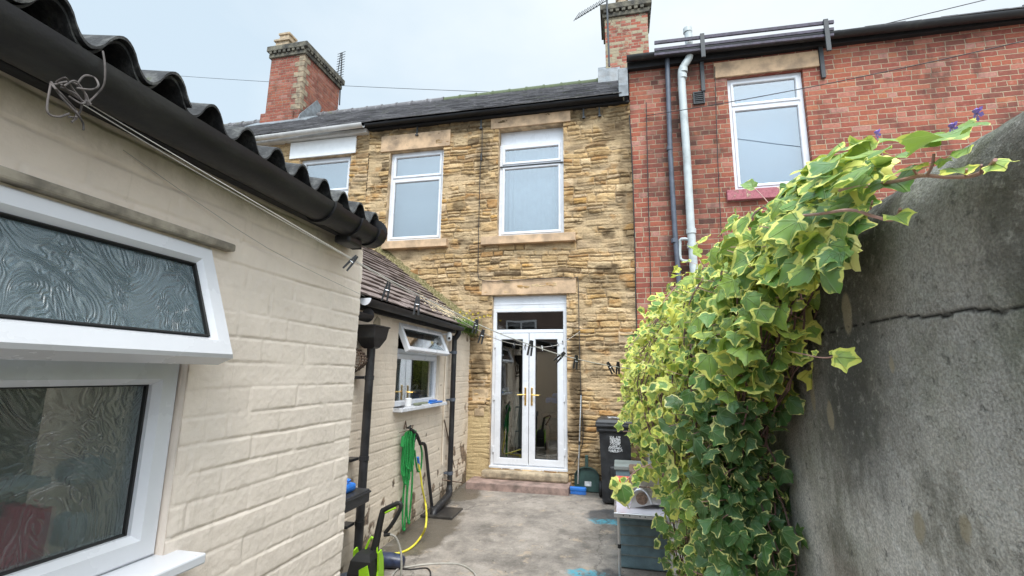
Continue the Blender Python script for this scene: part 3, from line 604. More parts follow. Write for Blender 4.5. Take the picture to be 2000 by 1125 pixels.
# hopper and its downpipe
hx, hy = -2.13, 3.80
b = MB()
def ringbox(b, prof, cx, cy):
    vs = []; fs = []
    for (a, c, z) in prof: vs += [(cx-a, cy-c, z), (cx+a, cy-c, z), (cx+a, cy+c, z), (cx-a, cy+c, z)]
    for k in range(len(prof)-1):
        for i in range(4): j = (i+1) % 4; fs.append((k*4+i, k*4+j, k*4+4+j, k*4+4+i))
    fs += [(0, 3, 2, 1), tuple(len(vs)-4+i for i in range(4))]; b.add(vs, fs)
ringbox(b, [(.04, .04, 1.85), (.060, .05, 1.862), (.085, .115, 1.94), (.098, .130, 2.035), (.106, .138, 2.037), (.106, .138, 2.05), (.094, .126, 2.05), (.085, .115, 1.97)], hx, hy)
hp = b.build('hopper', M['gutter'], ke)
b = MB(); b.tube([(hx+.005, hy, 1.86), (hx+.005, hy, .02)], .036, 16); dp = b.build('downpipe', M['blackpipe'], ke, smooth=True)
for z in (1.60, .93, .42):
    b = MB(); b.lathe([(.037, -.018), (.041, -.018), (.041, .018), (.037, .018)], (hx+.005, hy, z), 16); b.box(hx-.11, hx-.03, hy-.14, hy-.02, z-.012, z+.012, .003); b.build('pipe_clip', M['blackpipe'], dp)
# second downpipe near the house wall with a shoe running to the drain
px, py = -2.165, 6.07
b = MB(); b.tube([(-2.11, 6.07, 2.23), (-2.115, 6.07, 2.17), (px, py, 2.09), (px, py, 2.0), (px, py, .30), (px+.01, py-.03, .2), (px+.03, py-.12, .14), (px+.05, py-.45, .11), (px+.05, py-.62, .08), (px+.05, py-.66, .02)],
       [.036, .036, .036, .034, .034, .042, .045, .044, .044, .042], 14, 4)
dp2 = b.build('downpipe', M['gutter'], ke, smooth=True)
for z in (1.30, 1.92, .38):
    b = MB(); b.lathe([(.035, -.02), (.04, -.02), (.04, .02), (.035, .02)], (px, py, z), 14); b.box(KX+.002, px-.03, py-.04, py+.04, z-.01, z+.01); b.build('pipe_clip', M['greypipe'], dp2)
b = MB(); b.tube([(KX+.012, 5.93, 2.12), (KX+.012, 5.93, 1.2), (KX+.012, 5.94, .5)], .009, 6); b.build('conduit', M['cream_old'], ke)
# old mortar patch under the eaves
b = MB(FX(KX+.001)); b.prism([(4.02, 2.02), (4.10, 2.0), (4.14, 2.06), (4.13, 2.15), (4.07, 2.17), (4.01, 2.11)], 0, .007); b.build('mortar_patch', plain('grey_mortar', (.36, .31, .22), .9, dirt=.3), ke)

# ================================================================ STONE HOUSES
def rubble_fn(seed, X0, ops, big=()):
    """coursed sandstone rubble with individual stones; ops: openings round which dressed stones stand"""
    rs = np.random.RandomState(seed); zs = [-.2]
    while zs[-1] < 6.4: zs.append(zs[-1]+rs.choice([.06, .075, .09, .11, .13, .16])*rs.uniform(.85, 1.1))
    zs = np.array(zs); nr = len(zs); ub = []; 
    for r_ in range(nr):
        u = X0-1-rs.rand()*.3; l = [u]
        while u < X0+6.5: u += rs.uniform(.14, .46)*(1 if zs[min(r_+1, nr-1)]-zs[r_] < .1 else .8); l.append(u)
        ub.append(np.array(l))
    pal = np.array([(.62, .465, .26), (.58, .42, .22), (.66, .51, .31), (.54, .395, .22), (.68, .55, .36), (.50, .30, .13), (.40, .28, .16), (.58, .47, .33), (.60, .38, .14), (.17, .125, .08)])
    pw = np.array([.2, .17, .16, .12, .12, .07, .05, .08, .035, .025]); pw = pw/pw.sum()
    def fn(U, V):
        u = U+.030*fbm(U*7, V*7, 3, seed+1)+.012*fbm(U*24, V*24, 2, seed+2); v = V+.10*fbm(U*1.3, V*1.6, 3, seed+3)+.024*fbm(U*7, V*9, 3, seed+4)
        row = np.clip(np.searchsorted(zs, v.ravel())-1, 0, nr-2).reshape(U.shape); z0 = zs[row]; z1 = zs[row+1]
        h = np.zeros_like(U); du = np.zeros_like(U); sid = np.zeros(U.shape, int)
        for r_ in np.unique(row):
            m = row == r_; e = ub[r_]; k = np.clip(np.searchsorted(e, u[m])-1, 0, len(e)-2); du[m] = np.minimum(u[m]-e[k], e[k+1]-u[m]); sid[m] = r_*97+k
        tab = rs_tab; a = tab[sid % 5000, 0]; bq = tab[sid % 5000, 1]; cq = tab[sid % 5000, 2]
        zm = z0+(z1-z0)*(.35+.3*bq); split = (z1-z0 > .098) & (a > .45)
        up = v > zm; z0b = np.where(split & up, zm, z0); z1b = np.where(split & ~up, zm, z1); sid = np.where(split & up, sid+2500, sid)
        dv = np.minimum(v-z0b, z1b-v); en = .007*fbm(U*26, V*26, 3, seed+7)
        d = np.minimum(du, dv*1.0)+en; d2 = np.sqrt(np.clip(np.minimum(du, .03), 0, 1)*np.clip(np.minimum(dv, .03), 0, 1))
        smear = sstep(-.04, .16, fbm(U*4, V*5, 4, seed+41))*.82; st = sstep(.002, .013, d)*(1-smear); rec = vnoise(U*1.5, V*2, seed+8)
        c = tab[sid % 5000, 3]; pr = tab[sid % 5000, 4]
        cleft = fbm(U*9, V*20, 4, seed+12, .6); rid = 1-np.abs(fbm(U*5, V*22, 4, seed+13))*5
        h = st*(.003+.018*pr+.014*cleft+.007*np.clip(rid, 0, 1)+.006*sstep(0, .03, d2)) - (1-st)*(.001+.004*rec)+.006*fbm(U*30, V*50, 3, seed+30)
        h += .02*fbm(U*.7, V*.7, 2, seed+14)
        ci = np.searchsorted(np.cumsum(pw), np.clip(c, 0, .9999)); base = pal[np.clip(ci, 0, len(pal)-1)]
        base = base*(0.70+.36*tab[sid % 5000, 5])[..., None]
        mort = np.array((.56, .425, .255))*(1+.5*fbm(U*8, V*8, 3, seed+15))[..., None]*np.array((.97, 1.03, 1.15))
        dark_streak = sstep(.10, .22, fbm(U*8, V*16, 4, seed+16))*.38      # darker flat streaks across the stone faces
        base = base*(1+.55*fbm(U*9, V*16, 4, seed+31))[..., None]; col = mort*(1-st[..., None])+base*st[..., None]
        deep = ((1-st)*sstep(.55, .85, vnoise(U*3.5, V*16, seed+17)))
        h -= .010*deep; col = col*(1-.5*deep[..., None])
        col = col*(1-(dark_streak*st)[..., None]*np.array((.45, .55, .65)))
        wq = .05*fbm(U*6, V*6, 3, seed+50); q1 = np.abs(fbm((U+wq)*5.5, (V+wq)*19, 4, seed+51)); sq = sstep(.020, .004, q1)*sstep(.02, .16, fbm(U*3.5, V*5, 3, seed+52)); h -= .008*sq; col = col*(1-sq[..., None]*np.array((.50, .56, .62)))
        iron = sstep(.15, .3, fbm(U*4, V*7, 4, seed+53))*.5; col = col*(1-iron[..., None])+np.array((.50, .27, .09))*iron[..., None]*.9
        soot = sstep(.16, .34, fbm(U*1.4, V*1.1, 5, seed+18))*.55
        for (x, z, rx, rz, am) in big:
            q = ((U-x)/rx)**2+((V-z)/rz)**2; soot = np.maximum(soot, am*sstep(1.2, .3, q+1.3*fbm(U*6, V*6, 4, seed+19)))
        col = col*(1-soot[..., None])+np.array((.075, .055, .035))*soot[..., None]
        if 'cream' in ops:
            q = sstep(.16, .10, (V-.95)+.5*fbm(U*5, V*5, 4, seed+25))*sstep(-1.86, -1.94, U); h = h*(1-q*.75); col = col*(1-q[..., None])+np.array((.58, .49, .30))*q[..., None]
        return h, {'stone': np.clip(col*np.array((.88, .80, .72)), .01, 1)}
    rs_tab = rs.rand(5000, 6); return fn
sh_ = empty('stone_house', (-2, 7.2, 0), 'buff sandstone terraced house with white french door and two upstairs windows', 'house')
X1 = .268; XM = -4.2
door = (-1.898, -.745, .30, 2.84); wA = (-3.80, -2.80, 3.80, 5.42); wB = (-1.845, -.775, 3.785, 5.64)
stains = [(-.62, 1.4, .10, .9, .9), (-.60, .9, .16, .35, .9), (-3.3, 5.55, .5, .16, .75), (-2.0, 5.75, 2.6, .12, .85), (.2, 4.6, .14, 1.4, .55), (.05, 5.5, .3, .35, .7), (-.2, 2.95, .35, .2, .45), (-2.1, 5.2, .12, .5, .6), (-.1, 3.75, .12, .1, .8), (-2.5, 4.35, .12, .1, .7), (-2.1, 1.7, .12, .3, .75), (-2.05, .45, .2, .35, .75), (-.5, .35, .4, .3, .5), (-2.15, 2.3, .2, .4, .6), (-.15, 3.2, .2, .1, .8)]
relief('wall', FY, axis_lines(XM, X1, .0085, (door[0], door[1], wA[0], wA[1], wB[0], wB[1])), axis_lines(0, 5.86, .0085, (door[2], door[3], wA[2], wA[3], wB[2], wB[3])),
       rubble_fn(101, XM, ('cream',), stains), M['stone'], sh_, [door, wA, wB])
b = MB(FY)
for (a, c, d, e) in (door, wA, wB):
    b = MB(FY); b.box(a-.012, a+.003, d, e, -.25, .001); b.box(c-.003, c+.012, d, e, -.25, .001); b.box(a-.012, c+.012, e-.003, e+.012, -.25, .0015); b.box(a-.012, c+.012, d-.012, d+.003, -.25, .0015); b.build('reveal', M['stoneblock'], sh_)
b = MB(FY); b.box(XM, door[0]-.02, 0, 5.85, -.40, -.28); b.box(door[1]+.02, X1, 0, 3.7, -.4, -.28); b.box(door[0]-.02, door[1]+.02, 2.9, 3.7, -.4, -.28); b.build('wall_core', M['room'], sh_)
for (a, c, d, e, nm) in ((-2.07, -.60, 2.845, 3.085, 'lintel'), (-3.97, -2.69, 5.425, 5.72, 'lintel'), (-1.98, -.66, 5.645, 5.83, 'lintel'), (-3.80, -2.66, 3.655, 3.785, 'window_sill'), (-2.085, -.595, 3.645, 3.775, 'window_sill')):
    b = MB(FY); w = .10 if nm == 'window_sill' else .030; b.box(a, c, d, e, -.15, w, .006); b.build(nm, M['sill'], sh_)
# dressed blocks here and there
b = MB(FY)
for (a, c, d, e) in ((.0, .20, 2.05, 2.27), (-2.16, -1.95, 1.46, 1.60), (-2.18, -1.93, 1.22, 1.41), (-.62, -.40, 2.22, 2.32), (-2.14, -1.99, 1.02, 1.18)): b = MB(FY); b.box(a, c, d, e, -.03, .018, .008); b.build('dressed_block', M['stoneblock'], sh_)
def upwin(parent, a, c, d, e, split, w=-.07, panel=0, mat='glassup', blind='blind', frame='upvc', opened=False, lab=None):
    b = MB(FY); fw = .06; top = e-panel
    b.frame(a+.004, c-.004, d+.004, top-.003, fw, w-.06, w, .012); b.box(a+.06, c-.06, split-.028, split+.028, w-.05, w-.004, .004)
    if panel: b.box(a+.004, c-.004, top+.001, e-.004, w-.09, w-.055, .004)
    f = b.build('window', M[frame], parent)
    b = MB(FY); b.frame(a+.055, c-.055, split+.022, top-.055, .042, w-.03, w+.012, .01)
    b.frame(a+.055, c-.055, d+.055, split-.022, .042, w-.03, w+.012, .01); b.build('sash', M[frame], f)
    b = MB(FY); b.box(a+.09, c-.09, split+.06, top-.09, w-.022, w-.017); b.build('pane', M[mat], f)
    b = MB(FY); b.box(a+.09, c-.09, d+.09, split-.06, w-.022, w-.017); b.build('pane', M[mat], f)
    b = MB(FY); 
    if blind == 'net':
        n = 60; vs = []
        for k in range(n+1): u = a+.05+k*(c-a-.10)/n; q = w-.14+(.014 if (k < 12 or k > 50) else .002)*math.sin(k*1.3); vs += [(u, d+.05, q), (u, top-.05, q)]
        b.add(vs, [(2*k, 2*k+2, 2*k+3, 2*k+1) for k in range(n)])
    else: b.box(a+.04, c-.04, d+.04, top-.04, w-.17, w-.165)
    b.build('curtain', M['net' if blind == 'net' else blind], f)
    return f
upwin(sh_, *wA, 4.93); fB = upwin(sh_, *wB, 5.01, panel=.25, blind='net')
b = MB(FY); b.box(-1.83, -.79, 4.985, 5.0, -.062, -.045); b.build('gap_shadow_strip', M['rubber'], fB)  # black strip stands in for the shade in the sash gap
# french door
w0 = -.05
b = MB(FY); b.frame(door[0]+.004, door[1]-.004, .305, 2.64, .058, w0-.06, w0, .01); b.box(door[0]+.06, door[1]-.06, 2.265, 2.315, w0-.05, w0-.003, .004)
b.box(door[0]+.004, door[1]-.004, 2.642, 2.836, w0-.05, w0-.008, .004); b.box(door[0]+.004, door[1]-.004, 2.70, 2.716, w0-.05, w0-.002, .003); b.box(door[0]-.01, door[1]+.01, .285, .325, w0-.06, w0+.055, .005)
fd = b.build('french_door', M['upvc'], sh_); fd['label'] = 'white french door with glazed transom above'
b = MB(FY); b.box(door[0]+.062, door[1]-.062, 2.325, 2.575, w0-.02, w0-.015); b.build('transom_pane', M['glass'], fd)
for (a, c, hs) in ((-1.843, -1.326, 1), (-1.318, -.80, -1)):
    b = MB(FY); b.frame(a, c, .345, 2.255, .098, w0-.035, w0+.016, .012)
    b.build('door_leaf', M['upvc'], fd)
    b = MB(FY); b.frame(a+.096, c-.096, .439, 2.161, .007, w0-.01, w0+.010, .002); b.build('glazing_seal', M['rubber'], fd)
    b = MB(FY); b.box(a+.09, c-.09, .44, 2.16, w0-.012, w0-.007); b.build('pane', M['glass'], fd)
    hu = (c-.045) if hs == 1 else (a+.045)
    b = MB(FY); b.box(hu-.014, hu+.014, 1.19, 1.45, w0+.016, w0+.027, .005); b.tube([(hu, 1.345, w0+.026), (hu, 1.345, w0+.06), (hu-hs*.02, 1.345, w0+.066), (hu-hs*.115, 1.34, w0+.064)], .0095, 8, 4)
    b.lathe([(.001, 0), (.009, 0), (.009, .005), (.001, .005)], (hu, 1.25, w0+.027), 10); b.build('handle', M['brass'], fd)
    for z in (.55, 1.3, 2.08): uu = a-.008 if hs == 1 else c+.008; b = MB(FY); b.box(uu-.012, uu+.012, z-.045, z+.045, w0, w0+.024, .004); b.build('hinge', M['upvc'], fd)
# what stands inside the back room, seen dimly through the glass
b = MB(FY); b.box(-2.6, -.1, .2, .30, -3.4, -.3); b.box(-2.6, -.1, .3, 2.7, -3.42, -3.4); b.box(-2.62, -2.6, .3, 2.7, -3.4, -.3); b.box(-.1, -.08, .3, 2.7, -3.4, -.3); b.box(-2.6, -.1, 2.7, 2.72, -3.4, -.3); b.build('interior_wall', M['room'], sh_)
b = MB(FY); b.box(-1.25, -.45, .95, 1.0, -1.6, -.9, .01); b.box(-1.2, -1.15, .3, .95, -1.0, -.95); b.box(-.55, -.5, .3, .95, -1.0, -.95); b.box(-1.2, -.5, .6, .64, -1.5, -.95)
b.build('inside_table', plain('warm_brown_wood', (.22, .10, .05), .5), sh_)
b = MB(FY); b.box(-1.22, -.65, 1.17, 1.26, -1.4, -1.0, .02); b.box(-1.12, -.75, 1.26, 1.33, -1.35, -1.05, .03); b.build('inside_toy', M['blue'], sh_)
b = MB(FY)
for (x, z) in ((-1.13, 1.10), (-.74, 1.10)): b = MB(FY); b.lathe([(.001, -.03), (.09, -.03), (.09, .03), (.001, .03)], (x, z, -.98), 14); b.build('inside_wheel', M['rubber'], sh_)
b = MB(FY)
for k in range(8): b.tube([(-1.72+k*.03, .5, -.7+.02*(k % 2)), (-1.66+k*.022, 1.35, -.7)], .022, 6)
b.build('inside_curtain', M['roomlight'], sh_)
# doorstep
b = MB(); b.box(-2.13, -.70, 6.62, 7.02, .03, .165, .012); ds = b.build('doorstep', M['step'], sh_)
b = MB(); b.box(-1.98, -.73, 6.86, 7.02, .165, .28, .03); b.build('threshold_block', plain('worn_cream_stone', (.36, .29, .20), .85, var=.3, sc=9, bmp=.006, bs=30, dirt=.5), sh_)
# roof of the terrace
def ridge(b, p0, p1, r=.11):
    a = Vector(p0); c = Vector(p1); n = int((c-a).length/.42); t_ = (c-a)/n
    for k in range(n): b.tube([a+t_*k, a+t_*(k+.94)], r*(1+.04*(k % 2)), 10); b.tube([a+t_*(k+.92), a+t_*(k+1.02)], r*1.16, 10)
pit = Vector((0, 3.6, 2.62)).normalized()
rf = slates('roof', (XM, 6.79, 5.905), (1, 0, 0), pit, X1-XM-.12, 4.45, .27, .19, M['slate'], sh_, 9, .010)
b = MB(); b.prism([(6.86, 5.88), (10.4, 8.45), (13.9, 5.88)], XM, X1-.1); b.v = [(p[2], p[0], p[1]) for p in b.v]; b.build('roof_boarding', M['fascia'], sh_)
b = MB(); ridge(b, (XM, 10.42, 8.52), (X1-.15, 10.42, 8.52)); b.build('ridge_tiles', slate_mat('mossy_ridge', (.08, .10, .05, 1), (.11, .12, .08, 1), 1.), sh_, smooth=True)
b = gutter_mb((XM-.02, 6.83, 5.895), (X1-.02, 6.83, 5.91), .036); b.build('gutter', M['fascia'], sh_, smooth=True)
b = MB(FY); b.box(XM, X1-.01, 5.835, 5.87, -.02, .08, .004)
b.build('eaves_board', M['fascia'], sh_)
for x in (-3.3, -2.15, -.45, -.2):
    b = MB(FY); b.box(x-.012, x+.012, 5.66, 5.84, .02, .035); b.box(x-.02, x+.03, 5.66, 5.68, .02, .06); b.build('gutter_bracket', M['iron'], sh_)
# lead flashing against the taller brick house
b = MB(); b.prism([(6.78, 5.86), (7.3, 6.25), (7.3, 6.62), (7.05, 6.52), (6.86, 6.38), (6.84, 6.12), (6.78, 6.05)], X1-.16, X1-.02); b.v = [(p[2], p[0], p[1]) for p in b.v]; b.build('flashing', M['lead'], sh_)
def chimney(parent, x0, x1, y0, y1, z0, z1, pots, pale):
    b = MB(); b.box(x0, x1, y0, y1, z0, z1); c = b.build('chimney', M['palebrick' if pale else 'chimbrick'], parent)
    if not pale:
        b = MB(); b.box(x0-.10, x1-.15, y0-.06, y1, z0, z0+.9, .02); b.build('chimney_base', M['chimbrick'], c)
        # pale corner quoins, short and long
        b = MB(); z = z0+.95; k = 0
        while z < z1-.02: b.box(x1-(.16 if k % 2 else .28), x1+.006, y0-.006, y0+(.24 if k % 2 else .12), z, z+.145, .006); z += .155; k += 1
        b.build('quoin', plain('pale_quoin', (.27, .215, .145), .9, var=.3, dirt=.4), c)
    b = MB(); ex = .10 if not pale else .10
    b.box(x0-ex*.5, x1+ex*.5, y0-ex*.5, y1+ex*.5, z1-.02, z1+.09, .01); b.box(x0-ex, x1+ex, y0-ex, y1+ex, z1+.15, z1+.30, .012)
    n = int((x1-x0+.1)/.14)
    for k in range(n): xx = x0-.02+k*.14; b.box(xx, xx+.08, y0-ex*.9, y0, z1+.08, z1+.16); 
    n = int((y1-y0+.1)/.14)
    for k in range(n): yy = y0-.02+k*.14; b.box(x1, x1+ex*.9, yy, yy+.08, z1+.08, z1+.16)
    b.box(x0, x1, y0, y1, z1+.08, z1+.16)
    b.build('cornice', M['soot'], c)
    for (x, y, sq) in pots:
        b = MB(); z = z1+.3
        if sq: ringbox(b, [(.20, .20, z), (.20, .20, z+.22), (.24, .24, z+.23), (.24, .24, z+.28), (.15, .15, z+.29), (.14, .14, z+.46), (.17, .17, z+.47), (.17, .17, z+.52)], x, y)
        else: b.lathe([(.16, z), (.14, z+.1), (.12, z+.4), (.15, z+.42), (.15, z+.5)], (x, y, 0), 14)
        b.build('pot', M['terracotta'], c)
    return c
chimney(sh_, -.12, .86, 10.1, 10.95, 7.4, 10.0, [(.3, 10.5, 0)], True)
b = MB(); b.prism([(9.95, 8.05), (10.15, 8.2), (10.15, 8.75), (10.05, 8.6)], -.3, .2); b.v = [(p[2], p[0], p[1]) for p in b.v]; b.build('chimney_flashing', M['lead'], sh_)

# neighbour to the left
nh = empty('neighbour_stone_house', (-6, 7.2, 0), 'left hand stone terraced house with a white painted lintel and white gutter', 'house')
wN = (-5.60, -4.55, 3.9, 5.46)
relief('wall', FY, axis_lines(-9.5, XM, .013, wN[:2]), axis_lines(2.2, 5.86, .013, wN[2:]), rubble_fn(222, -9.5, (), [(-4.4, 5.6, .3, .2, .4)]), M['stone'], nh, [wN])
b = MB(FY); b.box(-9.5, XM-.01, 0, 2.2, -.3, -.01); b.box(-9.5, wN[0]-.06, 2.2, 5.8, -.5, -.25); b.build('wall_core', M['stoneblock'], nh)
b = MB(FY)
for (a, c, d, e) in (wN,): b.box(a-.012, a+.003, d, e, -.25, .001); b.box(c-.003, c+.012, d, e, -.25, .001); b.box(a, c, e-.003, e+.012, -.25, .001)
b.build('reveal', M['stoneblock'], nh)
b = MB(FY); b.box(-5.80, -4.46, 5.464, 5.78, -.1, .035, .006); b.build('lintel', M['white'], nh)
upwin(nh, *wN, 4.8)
slates('roof', (-12.0, 6.80, 5.90), (1, 0, 0), pit, 12.0+XM-.005, 4.45, .27, .19, M['slate'], nh, 19, .010)
b = MB(); b.prism([(6.86, 5.88), (10.4, 8.45), (13.9, 5.88)], -12, XM-.005); b.v = [(p[2], p[0], p[1]) for p in b.v]; b.build('roof_boarding', M['fascia'], nh)
b = MB(); ridge(b, (-12, 10.42, 8.52), (XM-.02, 10.42, 8.52)); b.build('ridge_tiles', M['slate'], nh, smooth=True)
b = gutter_mb((-9.5, 6.78, 5.80), (XM-.03, 6.78, 5.885), .062); b.build('gutter', M['upvc_old'], nh, smooth=True)
b = MB(FY); b.box(-9.5, XM-.03, 5.79, 5.865, -.02, .11, .004); b.build('fascia', M['upvc_old'], nh)
chimney(nh, -8.95, -7.92, 9.7, 11.3, 7.4, 9.95, [(-8.72, 9.95, 1)], False)
b = MB(); b.prism([(9.3, 7.55), (9.75, 7.9), (9.75, 8.12), (9.35, 7.8)], -9.2, -7.4); b.v = [(p[2], p[0], p[1]) for p in b.v]; b.prism([(9.6, 7.95), (10.4, 8.5), (10.5, 8.85), (10.3, 8.95), (9.7, 8.2)], 0, .03)
b.v = b.v[:8]+[(-7.90+p[2], p[0], p[1]) for p in b.v[8:]]; b.build('chimney_flashing', M['lead'], nh)

# ================================================================ RED BRICK HOUSE
rh = empty('red_brick_house', (3, 7.2, 0), 'red brick terraced house on the right with one white upstairs window', 'house')
wR = (1.70, 2.735, 4.30, 6.09)
us = axis_lines(X1+.004, 8.5, .3, wR[:2]); vs = axis_lines(0, 6.5, .3, wR[2:])
relief('wall', FY, us, vs, lambda U, V: (np.full_like(U, .02), {}), M['redbrick'], rh, [wR])
b = MB(FY); b.box(X1+.006, 8.4, 6.5, 6.52, -.4, 0); b.box(X1+.004, X1+.03, 0, 6.5, -.4, .019); b.build('wall_end', M['redbrick_side'], rh)
b = MB(FY); a, c, d, e = wR
b.box(a-.012, a+.002, d, e, -.25, .019); b.box(c-.002, c+.012, d, e, -.25, .019); b.box(a, c, e-.002, e+.012, -.25, .019); b.build('reveal', M['redbrick_side'], rh)
upwin(rh, *wR, 5.62, w=-.04, blind='backblue')  # even pale blue sheet set behind the panes
b = MB(FY); b.box(1.525, 2.95, 6.095, 6.345, -.1, .05, .006); b.build('lintel', M['sill'], rh)
b = MB(FY); b.box(1.575, 2.78, 4.13, 4.285, -.05, .085, .008); b.build('window_sill', M['pinksill'], rh)
b = MB(FY); b.box(X1-.02, 8.5, 6.385, 6.50, .0, .10, .004); b.build('fascia', M['fascia'], rh)
b = gutter_mb((X1-.03, 6.82, 6.53), (8.5, 6.82, 6.40), .070); b.build('gutter', M['gutter'], rh, smooth=True)
slates('roof', (X1, 6.84, 6.50), (1, 0, 0), Vector((0, 3.5, 1.6)), 8.2, 3.8, .26, .24, M['slate'], rh, 29, .014)
b = MB(); b.prism([(6.9, 6.46), (10.4, 8.04), (13.5, 6.46)], X1+.01, 8.5); b.v = [(p[2], p[0], p[1]) for p in b.v]; b.build('roof_boarding', M['fascia'], rh)
# soil pipe with its swan neck
def wl(pts, y): return [W(p[0], p[1], 1, y) for p in pts]
b = MB(); pts = wl([(1343, 58), (1346, 95), (1346, 112), (1335, 130), (1331, 146), (1334, 200), (1341, 300), (1350, 455), (1356, 540)], 6.86); pts[0] = (pts[1][0], 6.86, pts[0][2]); pts.append((pts[-1][0], 6.86, .3))
b.tube(pts, .056, 16, 3); sp = b.build('soil_pipe', M['soil'], rh, smooth=True)
b = MB()
for (q, r_) in (((1343, 60), .066), ((1346, 98), .066), ((1334, 138), .068), ((1333, 150), .066), ((1350, 452), .068), ((1352, 480), .07)):
    p = W(q[0], q[1], 1, 6.86); b = MB(); b.lathe([(.05, -.035), (r_, -.035), (r_, .035), (.05, .035)], p, 16); b.build('pipe_collar', M['soil'], sp, smooth=True)
p = W(1350, 468, 1, 6.86); b = MB(); b.tube([(p[0], 6.86, p[2]), (p[0]-.13, 6.88, p[2]+.02), (p[0]-.15, 6.9, p[2]-.06), (p[0]-.15, 6.9, p[2]-.27), (p[0]-.05, 6.87, p[2]-.31)], .022, 10, 3); b.build('waste_pipe', M['soil'], sp, smooth=True)
b = MB(); pts = wl([(1303, 112), (1309, 300), (1318, 450), (1327, 560)], 6.9); pts.append((pts[-1][0], 6.9, .3)); b.tube([(pts[0][0]+.0, 6.9, 6.5)]+pts, .036, 12); dpr = b.build('downpipe', M['greypipe'], rh, smooth=True)
b = MB()
for q in ((1308, 290), (1317, 470)): p = W(q[0], q[1], 1, 6.9); b = MB(); b.lathe([(.03, -.03), (.044, -.03), (.044, .03), (.03, .03)], p, 12); b.build('pipe_clip', M['greypipe'], dpr)
a = W(1353, 181, 1, 6.97); c = W(1377, 202, 1, 6.97)
b = MB(FY); b.frame(a[0], c[0], c[2], a[2], .02, .02, .05, .006)
for k in range(5): z = c[2]+.03+k*(a[2]-c[2]-.04)/5; b.box(a[0]+.015, c[0]-.015, z, z+.010, .02, .04)
b.box(a[0]+.01, c[0]-.01, c[2]+.01, a[2]-.01, .021, .024); b.build('air_vent', M['iron'], rh)
# roof-edge guard rail
gr = empty('roof_guard_rail', (1.9, 6.85, 6.5), 'grey timber guard rails standing along the edge of the brick house roof', 'guard rail')
for (q0, q1, hh) in (((1278, 84), (1628, 43), .048), ((1278, 98), (1628, 57), .042), ((1278, 107), (1628, 68), .035)):
    a = W(q0[0], q0[1], 1, 6.76); c = W(q1[0], q1[1], 1, 6.76); b = MB(); dz = (c[2]-a[2])
    vs = []
    for (x, z) in ((a[0], a[2]), (c[0], c[2])): vs += [(x, 6.745, z-hh/2), (x, 6.775, z-hh/2), (x, 6.775, z+hh/2), (x, 6.745, z+hh/2)]
    b.add(vs, [(0, 1, 2, 3), (4, 7, 6, 5), (0, 4, 5, 1), (1, 5, 6, 2), (2, 6, 7, 3), (3, 7, 4, 0)]); b.build('rail', M['railwood'], gr)
for (q0, q1, q2) in (((1371, 66), (1371, 112), (1374, 178)), ((1612, 38), (1614, 100), (1609, 152))):
    a = W(*q0, 1, 6.73); m_ = W(*q1, 1, 6.73); b = MB(); b.box(a[0]-.03, a[0]+.03, 6.715, 6.742, m_[2], a[2], .003); pp = b.build('post', M['iron'], gr)
    c = W(*q2, 1, 6.95); b = MB(); b.box(c[0]-.028, c[0]+.028, 6.935, 6.975, c[2], 6.40, .004); b.build('wall_bracket', M['iron'], gr)

# ---- cables fixed to the walls (each is its own thing)
def cable(px_, y, r, name, label, mat='cable', sm=3):
    b = MB(); b.tube([W(p[0], p[1], 1, y) for p in px_], r, 6, sm); return tag(b.build(name, M[mat], None, smooth=True), label, 'cable')
cable([(942, 250), (941, 300), (938, 330), (936, 400), (934, 500), (934, 538), (941, 547), (970, 549), (1080, 543), (1120, 543), (1129, 549), (1131, 640), (1133, 720), (1136, 790), (1139, 850), (1134, 880), (1122, 905)], 6.955, .006, 'wall_cable', 'thin black cable running down the stone wall, over the door lintel and down')
b = MB(); b.tube([W(940, 300, 1, 6.95), W(940, 314, 1, 6.95)], .018, 8); tag(b.build('cable_joint', M['cable'], None), 'black cable joint on stone wall between the two upstairs windows', 'cable joint')
cable([(1229, 225), (1234, 300), (1240, 480), (1243, 640), (1249, 700), (1250, 860)], 6.93, .009, 'wall_cable', 'black cable down the joint between stone and brick houses')
cable([(1262, 200), (1263, 240), (1266, 380), (1270, 520), (1271, 620)], 6.93, .007, 'wall_cable', 'black cable down the brick wall left of the blue-grey downpipe')
cable([(1396, 130), (1398, 200), (1402, 318), (1409, 462)], 6.93, .006, 'wall_cable', 'dark cable down the brick wall left of the white window')

# overhead wires
def wire(a, c, sag, r, label):
    b = MB(); a = Vector(a); c = Vector(c); pts = []
    for k in range(17): t_ = k/16; p = a.lerp(c, t_); p.z -= sag*4*t_*(1-t_); pts.append(p)
    b.tube(pts, r, 5); return tag(b.build('overhead_wire', M['cable'], None, smooth=True), label, 'wire')
wire(W(220, 138, 1, 14), W(1000, 181, 1, 12.2), .1, .008, 'overhead wire passing behind the left chimney above the slate roof')
wire(W(1600, 78, 1, 8.2), W(2060, -33, 1, 9), .0, .008, 'overhead wire rising above the brick house roof at upper right')
wire(W(1262, 226, 1, 6.93), W(2060, 66, 1, 5.6), .06, .006, 'thin wire slanting across the white window of the brick house')

